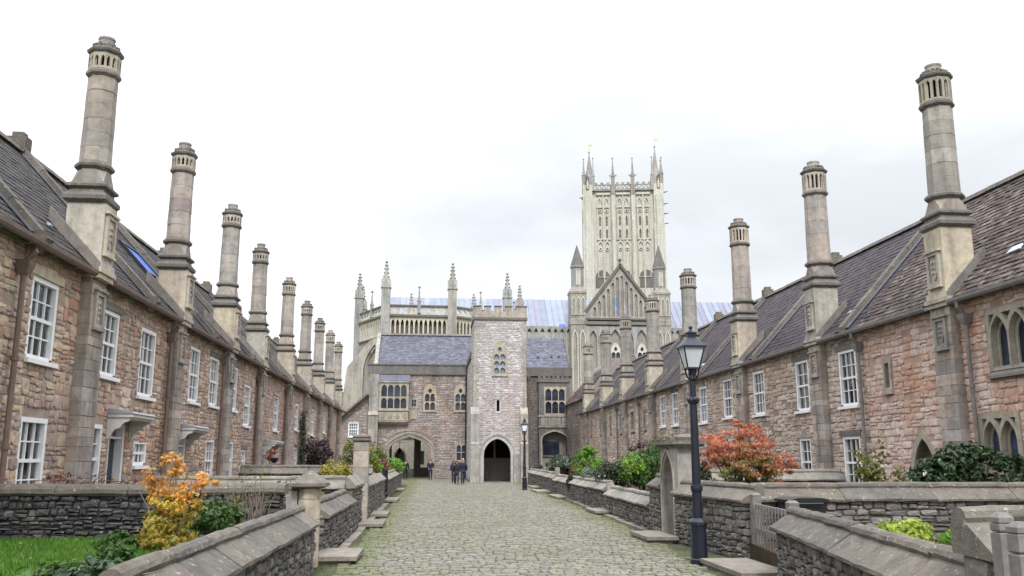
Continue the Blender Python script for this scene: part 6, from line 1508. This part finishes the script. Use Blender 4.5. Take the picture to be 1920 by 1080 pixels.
# grass and moss
def grass(name, x0, x1, y0, y1, z, n, size, mat, seed, edge=None):
    rg = np.random.default_rng(seed); P = np.stack([rg.uniform(x0, x1, n), rg.uniform(y0, y1, n), np.full(n, z)], 1)
    if edge: P = P[edge(P[:, 0], P[:, 1], rg)]
    n = len(P); D = np.zeros((n, 3)); D[:, 2] = 3
    return leafmesh(name, mat, None, (P, D), size, seed, 'blade', 1.)
grass('grass', -6.5, -2.4, 6.2, 13.9, .60, 42000, .055, 'grass', 201)
grass('moss_tufts', -1.78, -.7, 13.5, 60, .0, 16000, .04, 'moss_grass', 202, lambda x, y, rg: (rg.uniform(0, 1, len(x)) < np.exp(-(x + 1.75) * 3.2) * (.25 + .75 * (np.sin(y * 1.3) * np.sin(y * .37 + 1) > 0))))
grass('moss_tufts', 3.6, 7.0, 13.5, 62, .0, 42000, .045, 'moss_grass', 203, lambda x, y, rg: (lambda e: (e > 0) & (rg.uniform(0, 1, len(x)) < np.exp(-e * 2.6) * (.3 + .7 * (np.sin(y * .9) * np.sin(y * .31 + 2) > 0))))(np.where(y < 20, 4.45 + .105 * (y - 10), 5.32 + (y - 20) * .042) - x))

# ------------------------------------------------------------------ people
def person(label, x, y, face, h, jacket, trousers, hair, stride=.22, arms='swing', female=False, coat=.82, shoe='cloth_black', bag=None):
    """skin-modifier figure: face is the heading in degrees (0 looks towards -Y)"""
    root = thing('person', label, 'person', (x, y, 0)); s = h / 1.75; rz = R(face); c, sn = math.cos(rz), math.sin(rz)
    def W(p): return (x + (p[0] * c - p[1] * sn) * s, y + (p[0] * sn + p[1] * c) * s, p[2] * s)
    def skin(name, nodes, edges, mat, lvl=1, rootv=0, parent=root):
        me = bpy.data.meshes.new(name); off = Vector(wloc(root))
        me.from_pydata([tuple(Vector(W(p)) - off) for p, _ in nodes], edges, []); me.materials.append(MATS[mat])
        o = inst(name, me, parent, tuple(off)); md = o.modifiers.new('skin', 'SKIN')
        for v, (_, rr_) in zip(me.skin_vertices[0].data, nodes): v.radius = (rr_[0] * s, rr_[1] * s) if hasattr(rr_, '__len__') else (rr_ * s, rr_ * s)
        me.skin_vertices[0].data[rootv].use_root = True
        md.use_smooth_shade = True; o.modifiers.new('sub', 'SUBSURF').levels = lvl; o.modifiers['sub'].render_levels = lvl
        return o
    sh = .19 if not female else .165; st = stride
    legs = []
    for sd_, k in ((-1, 1), (1, -1)):
        hip = (sd_ * .085, 0, .90); kn = (sd_ * .09, -.06 - k * st * .55, .50); an = (sd_ * .085, -k * st + .04, .09 if k > 0 else .13)
        legs.append((hip, kn, an))
    # body: torso, neck, head, arms and hands in one surface
    nd = [((0, 0, .93), (.13, .10)), ((0, 0, 1.12), (.12, .09)), ((0, .01, 1.34), (.15, .10)), ((0, .005, 1.46), (.075, .07)), ((0, -.01, 1.53), .055), ((0, -.02, 1.60), (.070, .082)), ((0, -.015, 1.69), (.070, .085))]
    ed = [(0, 1), (1, 2), (2, 3), (3, 4), (4, 5), (5, 6)]
    hands = []
    for sd_ in (-1, 1):
        i = len(nd)
        sw = sd_ * st * .8 if arms == 'swing' else -.12
        el = (sd_ * (sh + .07), .03 + sw * .35, 1.13); wr = (sd_ * (sh + .06 if arms == 'swing' else .14), -.06 + sw, .90 if arms == 'swing' else .98)
        nd += [((sd_ * sh, 0, 1.40), .062), (el, .045), (wr, .030), ((wr[0], wr[1] - .01, wr[2] - .07), (.028, .02))]; ed += [(2, i), (i, i + 1), (i + 1, i + 2), (i + 2, i + 3)]
        hb_ = Vector(nd[i + 3][0]); j = len(nd)
        for f in range(4):
            fx = -.03 + f * .02; ln = (.07, .085, .08, .06)[f]
            nd += [(tuple(hb_ + Vector((0, fx, -.035))), .009), (tuple(hb_ + Vector((sd_ * -.008, fx, -.035 - ln * .5))), .008), (tuple(hb_ + Vector((sd_ * -.022, fx, -.035 - ln))), .006)]; q = len(nd) - 3; ed += [(i + 3, q), (q, q + 1), (q + 1, q + 2)]
        nd += [(tuple(hb_ + Vector((sd_ * -.015, -.04, .01))), .010), (tuple(hb_ + Vector((sd_ * -.02, -.055, -.035))), .008)]; q = len(nd) - 2; ed += [(i + 3, q), (q, q + 1)]
    body = skin('body', nd, ed, 'skin')
    # face: nose, ears, eyes
    m = MB(); hd = Vector((0, -.02, 1.64))
    m.sphere(W((0, -.105, 1.615)), .014 * s, 6, 4, (1, 1.3, 1.6))
    for sd_ in (-1, 1): m.sphere(W((sd_ * .078, -.0, 1.62)), .02 * s, 6, 4, (.5, .8, 1.4))
    m.build('face', 'skin', root)
    m = MB()
    for sd_ in (-1, 1): m.sphere(W((sd_ * .03, -.092, 1.645)), .010 * s, 6, 4)
    m.fbox(Fr(W((-.025, -.096, 1.575)), (c, sn, 0)), 0, .05 * s, 0, .008 * s, -.01, .005); m.build('eyes_and_mouth', 'hair_dark', root)
    # hair
    m = MB(); 
    m.sphere(W((0, .008, 1.675)), .092 * s, 10, 7, (.95, 1.05, .98))
    if female:
        for sd_ in (-1, 1): m.tube([W((sd_ * .07, .02, 1.70)), W((sd_ * .09, .03, 1.58)), W((sd_ * .09, .02, 1.44))], [.035 * s, .04 * s, .02 * s], 6)
        m.tube([W((0, .06, 1.7)), W((0, .08, 1.55)), W((0, .08, 1.42))], [.06 * s, .07 * s, .04 * s], 7)
    m.build('hair', hair, root, smooth=True)
    # jacket
    nd = [((0, .005, coat - .08), (.19, .14)), ((0, .0, 1.08), (.17, .125)), ((0, .01, 1.33), (.19, .135)), ((0, .005, 1.50), (.10, .095))]; ed = [(0, 1), (1, 2), (2, 3)]
    for sd_ in (-1, 1):
        i = len(nd); sw = sd_ * st * .8 if arms == 'swing' else -.12
        el = (sd_ * (sh + .075), .03 + sw * .35, 1.13); wr = (sd_ * (sh + .06 if arms == 'swing' else .145), -.055 + sw, .92 if arms == 'swing' else .99)
        nd += [((sd_ * (sh + .01), 0, 1.40), .088), (el, .072), (wr, .058)]; ed += [(2, i), (i, i + 1), (i + 1, i + 2)]
    skin('jacket', nd, ed, jacket)
    nd = [((0, 0, .93), (.14, .105))]; ed = []
    for hip, kn, an in legs: i = len(nd); nd += [(hip, (.095, .10)), (kn, (.065, .07)), ((an[0], an[1], an[2] + .02), (.052, .058))]; ed += [(0, i), (i, i + 1), (i + 1, i + 2)]
    skin('trousers', nd, ed, trousers)
    for hip, kn, an in legs:
        f = an[2] - .09; nd = [((an[0], an[1] + .03, .055 + f), (.04, .045)), ((an[0], an[1] - .06, .045 + f * .6), (.042, .038)), ((an[0], an[1] - .15, .035 + f * .2), (.038, .028)), ((an[0], an[1] + .01, .12 + f), (.04, .045))]
        skin('shoe', nd, [(0, 1), (1, 2), (0, 3)], shoe)
    return root
person('bald man in dark jacket and blue jeans walking beside a woman', 2.37, 63.4, 3, 1.80, 'cloth_navy', 'cloth_jeans', 'skin')
wm = person('woman with long dark hair in a black coat walking beside the bald man', 1.93, 63.0, 2, 1.64, 'cloth_black', 'cloth_jeans', 'hair_dark', -.2, 'swing', True, .74)
hb2 = thing('handbag', 'small dark red shoulder bag carried by the woman in black', 'bag', (2.19, 62.9, .78)); MB().box(2.13, 2.26, 62.82, 62.97, .76, .98).build('pouch', 'leather_red', hb2); MB().tube([(2.16, 62.9, .98), (2.07, 62.93, 1.2), (1.93, 62.98, 1.37)], .009, 4).build('strap', 'cloth_black', hb2)
person('person in a dark blue coat partly hidden behind the walking couple', 1.80, 66.5, 5, 1.66, 'cloth_navy', 'cloth_black', 'hair_dark', .15, 'swing', True, .6)
m_ = person('man in navy jacket and pale jeans standing at the gateway jamb', .12, 76.6, -2, 1.76, 'cloth_navy', 'cloth_jeans', 'hair_dark', .06, 'pocket')
person('dark dressed figure walking away under the gateway arch', -2.05, 78.5, 170, 1.72, 'cloth_black', 'cloth_black', 'hair_dark', .2, 'swing')
# small litter and leaves on the road and lawn
lf_ = np.random.default_rng(77); n = 160; P = np.stack([lf_.uniform(3.4, 4.9, n), lf_.uniform(13.6, 21, n), np.full(n, .035)], 1); leafmesh('fallen_leaves', 'leaf_dead', None, (P, np.tile([0, 0, 4.], (n, 1))), .05, 301)
n = 40; P = np.stack([lf_.uniform(-6, -3, n), lf_.uniform(9, 13.5, n), np.full(n, .65)], 1); leafmesh('fallen_leaves', 'leaf_yellow', None, (P, np.tile([0, 0, 4.], (n, 1))), .06, 302)
